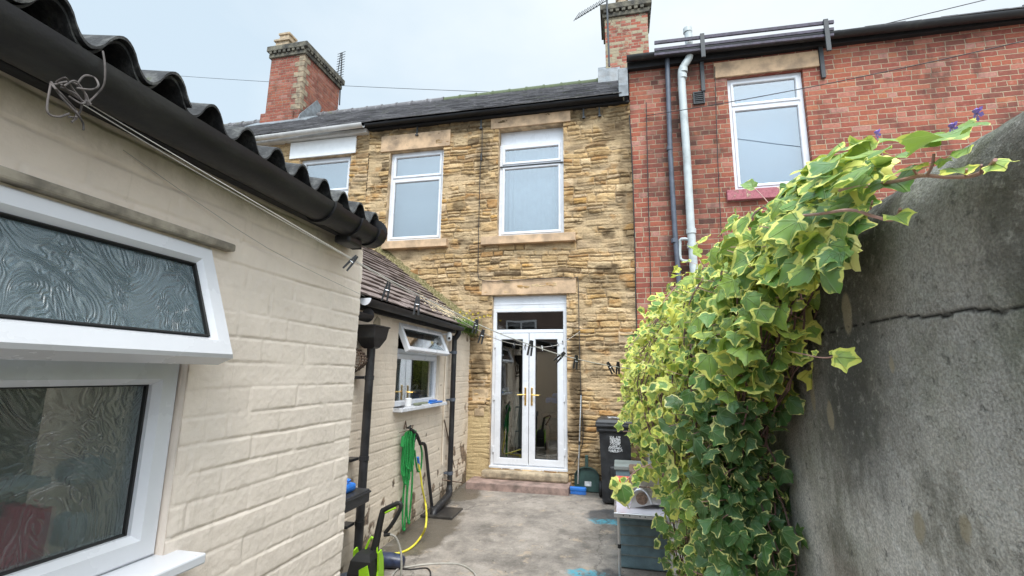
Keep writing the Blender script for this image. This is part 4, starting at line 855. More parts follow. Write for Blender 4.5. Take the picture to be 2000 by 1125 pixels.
# TV aerials
def aerial(name, base, top, boom_dir, n, L, label, r=.010):
    e = empty(name, base, label, 'aerial'); a = Vector(base); c = Vector(top); b = MB(); b.tube([a, c], r*1.5, 8); b.build('mast', M['alu' if 0 else 'iron'], e)
    bd = Vector(boom_dir).normalized(); b = MB(); p0 = c-bd*.25; b.tube([p0, p0+bd*L], r, 6)
    sd_ = bd.cross(Vector((0, 0, 1)));
    if sd_.length < .2: sd_ = Vector((1, 0, 0))
    sd_.normalize()
    for k in range(n): q = p0+bd*(L*(k+.3)/n); hl = .20-.006*k; b.tube([q-sd_*hl, q+sd_*hl], r*.6, 5)
    for s_ in (-1, 1): b.tube([p0+bd*.1, p0-bd*.02+Vector((0, 0, s_*.22))], r*.6, 5)
    b.build('boom', M['iron'], e); return e
m0 = W(663, 205, 1, 11.4); m1 = W(668, 103, 1, 11.4)
e = empty('tv_aerial', m0, 'tall spiky television aerial beside the left chimney', 'aerial'); b = MB(); b.tube([m0, m1], .02, 8); b.build('mast', M['iron'], e)
b = MB(); c0 = Vector(m1)
for k in range(13): q = c0-Vector((0, 0, .02+k*.085)); hl = .13+.0*k; b.tube([q-Vector((hl, .02, .03)), q+Vector((hl, -.02, .03))], .009, 5)
b.tube([c0+Vector((-.04, 0, 0)), c0+Vector((-.10, 0, -.9))], .012, 6); b.build('elements', M['iron'], e)
ca = Vector(W(1180, 5, 1, 9.8)); cb = Vector(W(1124, 38, 1, 9.8))
e = empty('tv_aerial', W(1190, 130, 1, 9.8), 'television aerial slanting out to the left of the tall right chimney', 'aerial')
b = MB(); b.tube([W(1190, 130, 1, 9.8), (ca[0]+.06, 9.8, ca[2]+.5)], .022, 8); b.build('mast', M['iron'], e)
b = MB(); dd_ = (cb-ca); b.tube([ca+Vector((.1, 0, .07)), cb], .012, 6)
for k in range(10): q = ca+dd_*((k+.5)/10); b.tube([q-Vector((.07, .06, .10)), q+Vector((.07, -.06, .10))], .008, 5)
b.build('boom', M['iron'], e)
b = MB()
for q in ((1992, 22), (1982, 26), (1974, 24)): p = W(q[0], q[1], 1, 9.0); b.tube([(p[0]-.06, 9, p[2]-.05), (p[0]+.06, 9, p[2]+.06)], .008, 5)
b.tube([W(1968, 30, 1, 9.0), W(2010, 10, 1, 9.0)], .012, 6); b.tube([W(1999, 40, 1, 9.0), W(1999, 10, 1, 9.0)], .018, 6); tag(b.build('tv_aerial', M['iron'], None), 'small aerial tip at the far upper right above the brick house roof', 'aerial')

# ================================================================ BOUNDARY WALL (right)
def wx(y): return .445-.020*y
WT = 1.985; RC = .11
crackp = [W(1500+x/1.8, 500+y/1.8, 0, .425)[1:] for (x, y) in ((150, 285), (180, 277), (240, 262), (300, 245), (350, 235), (390, 231), (430, 222), (500, 212), (540, 213), (600, 207), (640, 197), (700, 190), (760, 192), (795, 199), (850, 186), (900, 180), (960, 172))]
crackp = np.array(sorted(crackp)); 
def BT(u, s, w):   # profile: upright face, rounded coping, far face
    s1 = WT-RC; a = np.clip((s-s1)/RC, 0, math.pi)
    x = np.where(s < s1, 0, RC*(1-np.cos(a))); z = np.where(s < s1, s, s1+RC*np.sin(a)); nx = np.where(s < s1, -1., -np.cos(a)); nz_ = np.where(s < s1, 0., np.sin(a))
    over = np.clip(s-s1-math.pi*RC, 0, 9); z = z-over; nz_ = np.where(over > 0, 0, nz_)
    return (wx(u)+x+nx*w, u, z+nz_*w)
def bfn(U, S):
    h = .012*fbm(U*1.1, S*1.1, 3, 301)+.004*fbm(U*9, S*9, 4, 302)+.0025*fbm(U*60, S*60, 3, 303)
    cz = np.interp(U, crackp[:, 0], crackp[:, 1], left=9, right=9)+.006*fbm(U*30, U*0+3, 4, 304)+.004*fbm(U*90, U*0+5, 3, 305)
    dc = np.abs(S-cz); wd = .0010*(.5+1.4*vnoise(U*12, U*0, 306))*np.clip((1.18-U)*5, 0.25, 1); cr_ = sstep(wd*2.2, wd*.7, dc)
    h = h-.003*cr_
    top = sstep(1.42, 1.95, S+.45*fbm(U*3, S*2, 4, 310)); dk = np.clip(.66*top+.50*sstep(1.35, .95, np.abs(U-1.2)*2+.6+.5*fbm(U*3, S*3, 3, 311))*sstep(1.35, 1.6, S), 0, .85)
    st = sstep(.20, .30, fbm(U*16+.8*fbm(U*2, S*2, 2, 313), S*.9, 4, 312))*sstep(1.45, 1.0, S)*.55
    pa = np.zeros_like(U)
    for (qx, qy, ry, rz) in ((1657, 612, .018, .04), (1590, 755, .012, .055), (1790, 1025, .016, .026), (1878, 1030, .011, .018), (1740, 710, .007, .014), (1625, 810, .014, .03)):
        p = W(qx, qy, 0, wx(1)); q = ((U-p[1])/ry)**2+((S-p[2])/rz)**2+1.2*fbm(U*25, S*25, 3, 320); pa = np.maximum(pa, sstep(1.1, .6, q))
    return h, {'crack': cr_, 'dark': dk, 'streak': st, 'patch': pa*.8}
us = np.concatenate([np.linspace(-1.5, .40, 60), axis_lines(.405, 1.65, .0034), axis_lines(1.66, 7.0, .02)])
ss = np.concatenate([axis_lines(-.05, .3, .02), axis_lines(.305, WT+.12, .0040), np.linspace(WT+.13, WT+2.0, 40)])
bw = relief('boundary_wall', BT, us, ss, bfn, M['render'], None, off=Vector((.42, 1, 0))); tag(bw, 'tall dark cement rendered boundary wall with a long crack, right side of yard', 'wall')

# ================================================================ REAR LANE HOUSE (behind the viewer; mirrored in the door glass)
lh = empty('lane_house', (-1, -11, 0), 'brown rendered house across the rear lane mirrored in the door glass', 'house')
b = MB(); b.box(-9, 8, -13, -11, 0, 5.4); b.build('wall', plain('brown_render', (.17, .12, .10), .9, var=.15, sc=1), lh)
for x in (-1.9, 2.5, -6):
    b = MB(lambda u, v, w: (u, -11+w, v)); b.frame(x, x+1.7, 3.2, 4.5, .10, -.02, .06, .02); b.box(x+.8, x+.9, 3.25, 4.45, -.02, .05); f = b.build('window', M['upvc'], lh)
    b = MB(lambda u, v, w: (u, -11+w, v)); b.box(x+.09, x+1.61, 3.29, 4.41, .003, .012); b.build('pane', M['glassup'], f)
# ================================================================ IVY
iv = empty('ivy_plant', (.40, 1.8, 0), 'large variegated ivy tumbling over the boundary wall, right of the yard', 'ivy')
rng = np.random.RandomState(4)
half = [(.0, .0), (.14, -.13), (.34, -.17), (.56, -.04), (.50, .14), (.56, .30), (.78, .52), (.52, .58), (.30, .68), (.17, .90)]
OUT = np.array([(x, y) for x, y in half]+[(0, 1.14)]+[(-x, y) for x, y in half[:0:-1]]); _n = len(OUT)
OUT = np.array([q for i in range(_n) for q in (OUT[i], (-OUT[i-1]+9*OUT[i]+9*OUT[(i+1) % _n]-OUT[(i+2) % _n])/16)]); NO = len(OUT)
CEN = np.array([0, .34])
def leaf_faces():
    f = []
    for i in range(NO):
        j = (i+1) % NO; f.append((i, j, NO+j, NO+i)); f.append((NO+i, NO+j, 2*NO+j, 2*NO+i))
    t = [(2*NO+i, 2*NO+(i+1) % NO, 3*NO) for i in range(NO)]; return f, t
LF, LT = leaf_faces(); NVL = 3*NO+1
class Leaves:
    def __init__(s): s.co = []; s.mg = []; s.rn = []; s.cr = []; s.uv = []
    def add(s, p, tip, nrm, L, cream=0., r=None, curl=None, lob=None):
        r = rng.rand() if r is None else r; lob = rng.uniform(.12, 1.15) if lob is None else lob; curl = rng.uniform(.1, .9) if curl is None else curl
        o = OUT.copy(); rad = o-CEN; ln = np.linalg.norm(rad, axis=1, keepdims=True); base = .50; o = CEN+rad/ln*(base+(ln-base)*lob)
        o += rng.uniform(-.03, .03, o.shape); o[:, 0] *= rng.uniform(.78, 1.08); o[:, 0] += .12*rng.uniform(-1, 1)*o[:, 1]
        P = np.concatenate([o, CEN+(o-CEN)*.74, CEN+(o-CEN)*.40, CEN[None]])
        m = np.concatenate([np.ones(NO), np.full(NO, .62), np.full(NO, .2), [0]])
        z = rng.choice([-1, -1, 1])*curl*np.abs(P[:, 0])**1.2*.6-rng.uniform(-.1, .5)*P[:, 1]**2+.06*np.sin(P[:, 0]*9+rng.rand()*6)*m+.04*np.sin(P[:, 1]*8+rng.rand()*6)*m
        t = np.array(tip, float); n = np.array(nrm, float); n /= np.linalg.norm(n)+1e-9; t = t-n*t.dot(n); t /= np.linalg.norm(t)+1e-9; sd_ = np.cross(t, n)
        L = L/1.15; s.co.append(np.array(p)+L*(P[:, :1]*sd_+P[:, 1:2]*t+z[:, None]*n)); s.mg.append(m); s.rn.append(np.full(NVL, r)); s.cr.append(np.full(NVL, cream)); s.uv.append(P)
    def build(s, name, parent, mat='leaf'):
        co = np.concatenate(s.co)-np.array(OFF[parent.name]); n = len(s.co); me = bpy.data.meshes.new(name)
        q = np.array(LF); tt = np.array(LT); b_ = (np.arange(n)*NVL)[:, None, None]
        Q = (q[None]+b_).reshape(-1, 4); T = (tt[None]+b_).reshape(-1, 3); me.vertices.add(len(co)); me.vertices.foreach_set('co', co.astype(np.float32).ravel())
        me.loops.add(Q.size+T.size); me.loops.foreach_set('vertex_index', np.concatenate([Q.ravel(), T.ravel()]).astype(np.int32)); me.polygons.add(len(Q)+len(T))
        st = np.concatenate([np.arange(len(Q))*4, Q.size+np.arange(len(T))*3]).astype(np.int32); me.polygons.foreach_set('loop_start', st)
        me.polygons.foreach_set('loop_total', np.concatenate([np.full(len(Q), 4), np.full(len(T), 3)]).astype(np.int32)); me.polygons.foreach_set('use_smooth', np.ones(len(st), bool)); me.update(calc_edges=True)
        for k, v in (('margin', s.mg), ('rnd', s.rn), ('cream', s.cr)): me.attributes.new(k, 'FLOAT', 'POINT').data.foreach_set('value', np.concatenate(v).astype(np.float32))
        uv = np.concatenate(s.uv); me.attributes.new('luv', 'FLOAT_VECTOR', 'POINT').data.foreach_set('vector', np.concatenate([uv, np.zeros((len(uv), 1))], 1).astype(np.float32).ravel())
        return link(name, me, M[mat], parent, OFF[parent.name])
PRO = np.array([(.44, 2.02), (.35, 2.01), (.26, 1.90), (.17, 1.75), (.125, 1.60), (.16, 1.36), (.22, 1.22), (.26, .95), (.27, .55), (.27, .05)])
PS = np.concatenate([[0], np.cumsum(np.linalg.norm(np.diff(PRO, axis=0), axis=1))])
def prof(s, y):
    x = np.interp(s, PS, PRO[:, 0]); z = np.interp(s, PS, PRO[:, 1]); tf = float(sstep(1.0, 2.3, y)); xw = .425; x = xw+(x-xw)*(.22+.78*tf)
    return x, z
def pnorm(s, y):
    x0, z0 = prof(max(s-.03, 0), y); x1, z1 = prof(s+.03, y); t = np.array([x1-x0, 0, z1-z0]); n = np.array([t[2], 0, -t[0]]); n = n/np.linalg.norm(n); return n if n[0] < .1 else -n
LV = Leaves(); SB = MB(); TB = MB()
SMAX = PS[-1]
def ymin(z): return np.interp(z, [0, .6, .9, 1.2, 1.45, 1.62, 1.72, 1.85, 2.0], [1.26, 1.30, 1.36, 1.30, 1.34, 1.36, 1.16, 1.08, 1.0])
def colour(y, z):
    """cream share and tint by place: yellow and small above left, dark green below right"""
    up = float(sstep(.7, 1.5, z)); fr = float(sstep(1.2, 2.2, y))
    c_ = -.14+.42*up*(.40+.60*fr)+rng.normal(0, .13)
    pt = float(fbm(np.array([y*2.2]), np.array([z*2.6]), 3, 900)[0]); c_ += .9*pt*up
    if rng.rand() < .16*up: c_ += .40
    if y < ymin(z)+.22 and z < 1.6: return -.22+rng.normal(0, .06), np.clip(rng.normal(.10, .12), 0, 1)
    return c_, np.clip(rng.normal(.22+.55*up, .20), 0, 1)
nst = 150
for k in range(nst):
    y0 = 1.02+2.7*(k/nst)**1.15+rng.uniform(-.03, .03); s = rng.uniform(0, .25); y = y0; ln = rng.uniform(.55, 1.25)
    smax = SMAX if y0 < 2.2 else PS[5]+rng.uniform(-.25, .14)
    if y0 < 2.2 and rng.rand() < .35: smax = rng.uniform(PS[5], SMAX)
    inn = rng.uniform(-.05, .06); pts = []; dy = rng.uniform(-.10, .10)
    step = .024
    while s < smax:
        x, z = prof(s, y); yb = ymin(z)+rng.uniform(-.03, .05)
        if y < yb: y += .02
        n = pnorm(s, y); p = np.array([x, y, z])+n*(inn+.02*math.sin(s*9+k)); pts.append(tuple(p))
        side = 1 if len(pts) % 2 else -1; cr_, rr = colour(y, z)
        near = 1-float(sstep(1.3, 2.6, y)); L = rng.uniform(.024, .047)+.024*near*(rng.rand()+.1)*(1 if z < 1.7 else .8)
        if rng.rand() < .13: L *= .55
        nn = n*.8+rng.normal(0, .60, 3)+np.array([0, -.50, .40]); tp = np.array([0, side*.75, -.9])+rng.normal(0, .45, 3)
        if s < .3: tp = np.array([-.9, side*.7, -.3])+rng.normal(0, .35, 3)
        off = np.array([0, side*rng.uniform(.012, .045), rng.uniform(-.02, .02)])+n*rng.uniform(-.02, .075)
        if rng.rand() < .74: LV.add(p+off, tp, nn, L, cr_, rr)
        if rng.rand() < .4: TB.tube([tuple(p), tuple(p+off*.6+n*.004), tuple(p+off)], .0011, 4)
        s += step*rng.uniform(.65, 1.2); y += dy*.03+rng.normal(0, .006)
    if len(pts) > 3: SB.tube(pts, .0024, 5)
for k in range(1000):   # inner leaves against the wall, painted darker for the shade of the outer leaves
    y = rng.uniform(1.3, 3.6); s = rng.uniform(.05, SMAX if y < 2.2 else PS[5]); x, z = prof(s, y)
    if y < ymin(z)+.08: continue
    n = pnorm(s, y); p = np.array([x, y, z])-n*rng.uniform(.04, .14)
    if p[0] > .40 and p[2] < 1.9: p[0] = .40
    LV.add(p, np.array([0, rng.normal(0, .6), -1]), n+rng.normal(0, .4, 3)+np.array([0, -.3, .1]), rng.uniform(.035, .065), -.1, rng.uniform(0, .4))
# the band of large leaves running along the wall top towards the viewer
for k in range(430):
    y = rng.uniform(.82, 1.75); a = rng.rand(); x = .43-.10*a*(1+float(sstep(.9, 1.6, y))); z = 2.075-.21*a-.045*(y < .95)-.10*float(sstep(1.1, 1.55, y))+rng.uniform(-.03, .02)+.03*float(sstep(.8, 1.3, y))
    n = np.array([-.5-.5*a, -.55, .9-.6*a])+rng.normal(0, .3, 3); tp = np.array([-.8, rng.normal(.1, .7), -.25-.6*a])+rng.normal(0, .25, 3)
    LV.add((x, y, z), tp, n, rng.uniform(.034, .070)*(1.1 if y < 1.2 else 1), rng.normal(-.04, .14), np.clip(rng.normal(.70, .17), 0, 1))
def lp(px, py, tx, ty, X, r, cream, nz=None, curl=.35, lob=.6):
    """one large leaf: base pixel, tip pixel, distance plane"""
    a = np.array(W(px, py, 0, X)); c = np.array(W(tx, ty, 0, X-.012)); nz = nz or ((-.25+rng.normal(0, .15), -.45, .9) if (px > 1560 and py < 440) else (-.6, -.65, .4)); c = a+(c-a)*.86; LV.add(a, c-a, nz, min(.080, float(np.linalg.norm(c-a))), cream, r, curl, lob)
for q in ((1873, 257, 1725, 294, .37, .62, -.25), (1790, 283, 1816, 236, .40, .78, -.2), (1835, 262, 1885, 246, .42, .82, -.2), (1680, 300, 1712, 262, .39, .88, -.15), (1705, 322, 1634, 392, .34, .68, -.25),
          (1690, 362, 1652, 412, .35, .92, -.1), (1640, 318, 1576, 380, .35, .40, -.1), (1660, 286, 1590, 312, .39, .66, -.15), (1893, 288, 1846, 332, .375, .85, -.25), (1842, 310, 1830, 282, .37, .92, -.1), (1787, 325, 1722, 366, .355, 1.0, .15),
          (1700, 402, 1668, 428, .345, .9, -.1), (1748, 420, 1766, 398, .35, .9, .1), (1862, 330, 1892, 317, .37, .9, .1), (1942, 318, 1956, 300, .37, .9, .1), (1617, 398, 1582, 434, .34, .88, -.1), (1745, 352, 1783, 380, .375, .5, -.3), (1775, 300, 1700, 330, .37, .72, -.2),
          (1730, 290, 1690, 340, .36, .6, -.1), (1610, 345, 1570, 410, .345, .55, -.1), (1655, 335, 1600, 350, .35, .8, -.1), (1745, 270, 1775, 240, .41, .8, -.2), (1560, 430, 1520, 520, .33, .75, 0), (1600, 470, 1612, 530, .37, .6, 0), (1540, 520, 1590, 640, .385, .75, -.1),
          (1562, 560, 1632, 598, .40, .02, -.2), (1545, 540, 1580, 560, .40, .05, -.2), (1470, 640, 1592, 665, .375, .6, .30), (1455, 612, 1540, 606, .37, .55, .42), (1540, 608, 1600, 640, .38, .5, .50), (1500, 650, 1450, 712, .34, .7, .05), (1455, 660, 1415, 700, .30, .7, .05), 
          (1420, 700, 1440, 755, .32, .6, .35), (1470, 500, 1440, 560, .3, .8, .1)):
    lp(*q)
# trailing shoots
def shoot(pp, X, r=.0028):
    SH = MB(); SH.tube([W(a, b_, 0, X-.01*math.sin(i)) for i, (a, b_) in enumerate(pp)], [r*(1-.35*i/len(pp)) for i in range(len(pp))], 6, 4); SH.build('trailing_shoot', M['shoot'], iv, smooth=True)
shoot([(1640, 372), (1700, 362), (1760, 352), (1800, 343), (1850, 346), (1895, 344), (1925, 332), (1944, 312)], .372)
shoot([(1810, 343), (1820, 325), (1824, 300)], .372, .0018); shoot([(1790, 340), (1780, 325)], .372, .0016); shoot([(1886, 344), (1888, 330)], .372, .0014); shoot([(1915, 338), (1917, 322)], .372, .0012)
shoot([(1545, 423), (1600, 418), (1660, 410), (1705, 422), (1740, 430), (1755, 418), (1758, 408)], .352); shoot([(1700, 408), (1704, 392)], .352, .0014)
shoot([(1490, 678), (1530, 684), (1570, 692), (1600, 698), (1625, 697), (1640, 684)], .37, .0016)
for q in ((1552, 700, 1552, 680, .37, .95, .2), (1595, 690, 1580, 681, .37, .95, .4), (1628, 690, 1612, 682, .37, .95, .4), (1632, 696, 1641, 674, .37, .95, .3)): lp(*q)
for (x0, y0, x1, y1, X) in ((1290, 690, 1205, 742, .05), (1230, 745, 1216, 740, .04), (1300, 600, 1232, 655, .05), (1270, 890, 1212, 935, .08), (1260, 835, 1218, 842, .06), (1330, 560, 1288, 600, .1), (1420, 480, 1372, 520, .14)):
    a = W(x0, y0, 0, .12); c = W(x1, y1, 1, a[1]-.05) if False else None
for (pa, Y) in (([(1300, 700), (1260, 728), (1225, 742)], 2.3), ([(1290, 870), (1250, 845), (1217, 843)], 2.2), ([(1290, 900), (1245, 918), (1214, 950)], 1.9), ([(1300, 610), (1262, 640), (1238, 668)], 2.4), ([(1360, 530), (1320, 560), (1290, 598)], 2.0)):
    P_ = [W(a, b_, 1, Y) for a, b_ in pa]; SH = MB(); SH.tube(P_, .0022, 6, 4); SH.build('trailing_shoot', M['shoot'], iv, smooth=True)
    for i in range(6):
        t_ = .25+.75*i/5; q = np.array(P_[0])*(1-t_)+np.array(P_[2])*t_; LV.add(q+rng.normal(0, .012, 3), np.array([-.7, rng.normal(0, .5), rng.normal(-.3, .4)]), np.array([-.3, -.8, .5])+rng.normal(0, .3, 3), rng.uniform(.035, .06), .12, rng.uniform(.5, .9))
p = np.array(W(1214, 948, 1, 1.7)); LV.add(p, (0.2, -.1, -1), (-.3, -.9, .3), .075, .12, .35); LV.add(p+np.array([-.01, 0, .01]), (-.8, -.1, -.3), (-.3, -.9, .3), .05, .5, .6)
LV.build('foliage', iv); SB.build('stem', M['stem'], iv, smooth=True); ls = TB.build('leaf_stalk', M['shoot'], iv); ls['kind'] = 'stuff'
fls = [((1713, 262), 'beside the bright leaf over the white window edge'), ((1908, 222), 'highest up the wall towards the viewer'), ((1860, 250), 'above the long pale ivy leaf'), ((1500, 584), 'low in the ivy near the big dark leaf')]
for q, wh in fls:
    b = MB()
    c = Vector(W(q[0], q[1], 0, .40))
    for k in range(5):
        a = k*1.256; d_ = Vector((.2, math.cos(a), math.sin(a))); e_ = Vector((0, -math.sin(a), math.cos(a))); b.add([tuple(c), tuple(c+d_*.006+e_*.003), tuple(c+d_*.009), tuple(c+d_*.006-e_*.003)], [(0, 1, 2, 3)])
    b.lathe([(.0015, 0), (.004, .004), (.001, .006)], c, 8); tag(b.build('wall_bellflower', M['pflower'], None), 'tiny purple bellflower '+wh, 'flower', 'bellflowers on the wall')

# ================================================================ grass with ragwort on the extension's roof corner
gr_ = empty('grass_clump', (-2.12, 6.6, 2.25), 'grass clump with yellow flowers growing from the gutter end beside the french door', 'grass clump')
b = MB(); rr = random.Random(5)
for k in range(1100):
    y = rr.uniform(6.02, 6.97); x = -2.20+rr.uniform(-.16, .10); z = 2.27+rr.uniform(-.03, .05); a = rr.uniform(0, 6.28); L = rr.uniform(.05, .17); o = rr.uniform(.03, .14)
    if rr.random() < .3: L *= -.7; z += .02
    q = [(x, y, z), (x+.35*o*math.cos(a), y+.35*o*math.sin(a), z+L*.6), (x+o*math.cos(a), y+o*math.sin(a), z+L*.85)]; w = .0032
    b.add([(q[0][0]-w, q[0][1], q[0][2]), (q[0][0]+w, q[0][1]-w, q[0][2]), (q[1][0]+w, q[1][1]-w, q[1][2]), (q[1][0]-w, q[1][1], q[1][2]), q[2]], [(0, 1, 2, 3), (3, 2, 4)])
b.build('blades', M['grass'], gr_)
b = MB()
for (px_, py_) in ((885, 618), (893, 616), (899, 610), (906, 617), (912, 612), (918, 607), (924, 614), (931, 622), (938, 620), (916, 622), (925, 625), (946, 618), (953, 616), (958, 617), (904, 624), (934, 612)):
    c = Vector(W(px_, py_, 1, 6.7+.15*rr.random())); st = Vector((c.x-.02, c.y, 2.3)); 
    for k in range(6): a = k*1.05; b.add([tuple(c), tuple(c+Vector((math.cos(a)*.02+.005, -.01, math.sin(a)*.016))), tuple(c+Vector((math.cos(a+.6)*.02, -.012, math.sin(a+.6)*.018)))], [(0, 1, 2)])
b.build('flower_head', M['yflower'], gr_)
b = MB()
for k in range(8): x = -2.25+k*.035; b.tube([(x, 6.75, 2.28), (x+.02, 6.72, 2.40+.05*(k % 3))], .002, 4)
b.build('flower_stalk', M['grass'], gr_)
# little fern at the joint of the two houses
b = MB(); c = Vector(W(1238, 655, 1, 6.93))
for k in range(16):
    a = rr.uniform(-2.9, .1); L = rr.uniform(.06, .16); d_ = Vector((math.cos(a), -.35, math.sin(a)*.6+.45)).normalized(); s_ = d_.cross(Vector((0, 1, 0))).normalized()
    for j in range(9):
        q = c+d_*L*(j+1)/9-Vector((0, 0, (j/9)**2*.03)); w = .018*(1-j/10)
        for sg in (-1, 1): b.add([tuple(q), tuple(q+s_*sg*w+d_*.004), tuple(q+d_*.012)], [(0, 1, 2)])
tag(b.build('fern', M['fern'], None), 'small green fern sprouting from the joint of stone and brick walls', 'fern')

# ================================================================ wheelie bin
bx0, by0 = -.075, 6.50; bz = float(gz(6.5))+.004
wb = empty('wheelie_bin', (bx0, by0, bz), 'black wheelie bin with worn white print standing against the stone wall', 'bin')
def local(root): o = OFF[root.name]; return lambda u, v, w: (u+o.x, v+o.y, w+o.z)
b = MB(local(wb)); ringbox(b, [(.165, .17, .02), (.172, .18, .05), (.182, .205, .45), (.196, .225, .86), (.225, .25, .875), (.228, .252, .94), (.212, .24, .945)], 0, 0)
bm_ = b.build('body', M['binblack'], wb)
b = MB(local(wb)); b.box(-.075, .075, -.225, -.17, .05, .46, .02); b.box(-.20, .20, -.262, -.245, .885, .905, .004); b.build('front_panel', M['binblack'], bm_)
b = MB(local(wb)); ringbox(b, [(.236, .262, .945), (.240, .266, .955), (.238, .264, .990), (.20, .235, 1.022), (.14, .17, 1.035)], 0, .0); b.box(-.20, .20, .235, .29, .95, 1.01, .015); b.box(-.235, .235, -.285, -.255, .935, .965, .008)
b.build('lid', M['binblack'], wb)
b = MB(local(wb)); b.tube([(-.17, .30, .97), (.17, .30, .97)], .015, 8); b.build('handle', M['binblack'], wb)
for s_ in (-1, 1):
    b = MB(local(wb)); b.lathe([(.03, -.022), (.085, -.022), (.1, -.012), (.1, .012), (.085, .022), (.03, .022)], (s_*.205, .19, .1), 20, Matrix.Rotation(R(90), 3, 'Y')); b.build('wheel', M['rubber'], wb, smooth=True)
# worn print on the front: crest block and lettering fragments
b = MB(local(wb)); rr = random.Random(3)
for i in range(17):
    for j in range(17):
        u = -.085+i*.010; z = .64+j*.011; dx = abs(i-8)
        on = (rr.random() < .72) if (j > 5 and dx < 7 and not (j > 14 and dx < 2)) else (rr.random() < .55 if (j <= 5 and dx < 9-j*.3) else False)
        if on: zz = z; yy = -.2065-(zz-.45)/(.86-.45)*.0195-.0025; b.box(u+rr.uniform(0, .002), u+.009, yy-.001, yy, zz, zz+.009)
b.build('worn_print', M['sticker'], bm_)
def text_obj(s, size, mat, parent, T, name):
    cu = bpy.data.curves.new(name, 'FONT'); cu.body = s; cu.size = size; cu.extrude = .0006; cu.align_x = 'CENTER'; to = bpy.data.objects.new(name, cu); COL.objects.link(to)
    dg = bpy.context.evaluated_depsgraph_get(); me = bpy.data.meshes.new_from_object(to.evaluated_get(dg)); bpy.data.objects.remove(to)
    o_ = OFF[parent.name]
    for v in me.vertices: v.co = Vector(T(*v.co))-o_
    me.materials.clear(); return link(name, me, mat, parent, o_)
fb = lambda dz, tilt=0: (lambda u, v, w: (bx0+u-.01, by0-.2065-(dz+v-.45)/.41*.0195-.005-w, bz+dz+v))
text_obj('WEAR', .042, M['sticker'], bm_, fb(.665), 'printed_letters'); text_obj('VALLEY', .038, M['sticker'], bm_, fb(.628), 'printed_letters')
b = MB(local(wb)); 
for k in range(26): u = rr.uniform(-.12, .10); v = rr.uniform(-.16, .08); b.box(u, u+rr.uniform(.01, .05), v, v+rr.uniform(.008, .03), 1.036, 1.0375)
b.build('lid_label', M['sticker'], wb)

# ================================================================ broom and dustpan
gy = float(gz(6.85))
a = Vector(W(1135, 770, 1, 6.93)); c = Vector(W(1129, 945, 1, 6.74))
bo = empty('broom', (c.x, c.y, gy), 'blue headed broom with grey handle leaning on the stone wall right of the door', 'broom')
b = MB(); b.tube([c, a], .011, 10); b.build('handle', M['alu'], bo, smooth=True)
b = MB(); b.tube([a-Vector((0, 0, .16)), a+Vector((0, 0, .01))], .0135, 10); q = c.lerp(a, .45); b.build('grip', M['rubber'], bo)
b = MB(); b.tube([c.lerp(a, .42), c.lerp(a, .46)], .0135, 10); b.build('collar', M['rubber'], bo)
b = MB(); b.box(c.x-.11, c.x+.11, c.y-.03, c.y+.03, gy+.045, gy+.095, .012); b.build('head', M['blue'], bo)
b = MB(); rr = random.Random(8)
for i in range(26):
    for j in range(4): x = c.x-.10+i*.008; y = c.y-.021+j*.014; b.tube([(x, y, gy+.05), (x+rr.uniform(-.008, .008), y-.012+rr.uniform(-.006, .006), gy+.004)], .0028, 4)
b.build('bristles', M['blue'], bo)
dpn = empty('dustpan', (-.48, 6.85, gy), 'dark green long dustpan standing on edge between the broom and the bin', 'dustpan')
b = MB(); poly = []; n = 14
for k in range(n+1): an_ = math.pi*(1-k/n); poly.append((.17*math.cos(an_), .19+.13*math.sin(an_)))
poly = [(-.165, .0)]+poly+[(.165, .0)]
def DT(u, v, w): return (-.475+u, 6.88+.09*v*1.0-w, gy+.012+v)
b.T = DT; b.prism(poly, 0, .008)
for i in range(len(poly)-1): (u0, v0), (u1, v1) = poly[i], poly[i+1]; b.add([(u0, v0, 0), (u1, v1, 0), (u1, v1, .045*min(1, v1*5+.15)), (u0, v0, .045*min(1, v0*5+.15)), (u0*.96, v0*.97, 0), (u1*.96, v1*.97, 0), (u1*.96, v1*.97, .045*min(1, v1*5+.15)), (u0*.96, v0*.97, .045*min(1, v0*5+.15))], [(0, 1, 2, 3), (4, 7, 6, 5), (3, 2, 6, 7), (0, 4, 5, 1), (0, 3, 7, 4), (1, 5, 6, 2)])
b.build('pan', M['dustpan'], dpn)
b = MB(DT); b.box(-.022, .022, .30, .47, .0, .02, .006); b.build('handle', M['dustpan'], dpn)
b = MB(DT); b.box(-.03, .06, .07, .13, .009, .011); b.build('label', M['sticker'], dpn)

# ================================================================ folding table, appliance, boxes
tx0, tx1, ty0, ty1, tz = -.068, .385, 4.17, 4.83, .55
ft = empty('folding_table', ((tx0+tx1)/2, (ty0+ty1)/2, 0), 'small pale folding camping table with aluminium legs below the ivy', 'table')
b = MB(); b.box(tx0, tx1, ty0, ty1, tz-.012, tz, .004); b.build('tabletop', M['tabletop'], ft)
b = MB(lambda u, v, w: (u, v, w+tz)); b.frame(tx0-.006, tx1+.006, ty0-.006, ty1+.006, .02, -.03, .003, .004); b.build('rim', M['alu'], ft)
for (x, y, dx, dy) in ((tx0+.03, ty0+.035, .0, -.01), (tx0+.06, ty1-.10, .02, .0), (tx1-.03, ty0+.035, 0, -.01), (tx1-.05, ty1-.10, 0, 0)):
    b = MB(); b.tube([(x, y, tz-.03), (x+dx, y+dy, .02)], .0115, 10); lg = b.build('leg', M['alu'], ft, smooth=True)
    b = MB(); b.tube([(x+dx, y+dy, .0), (x+dx, y+dy, .035)], .0145, 10); b.build('rubber_foot', M['rubber'], lg)
    b = MB(); b.tube([(x+dx*.5, y+dy*.5, .28), (x+dx*.5, y+dy*.5, .31)], .014, 10); b.build('leg_joint', M['rubber'], lg)
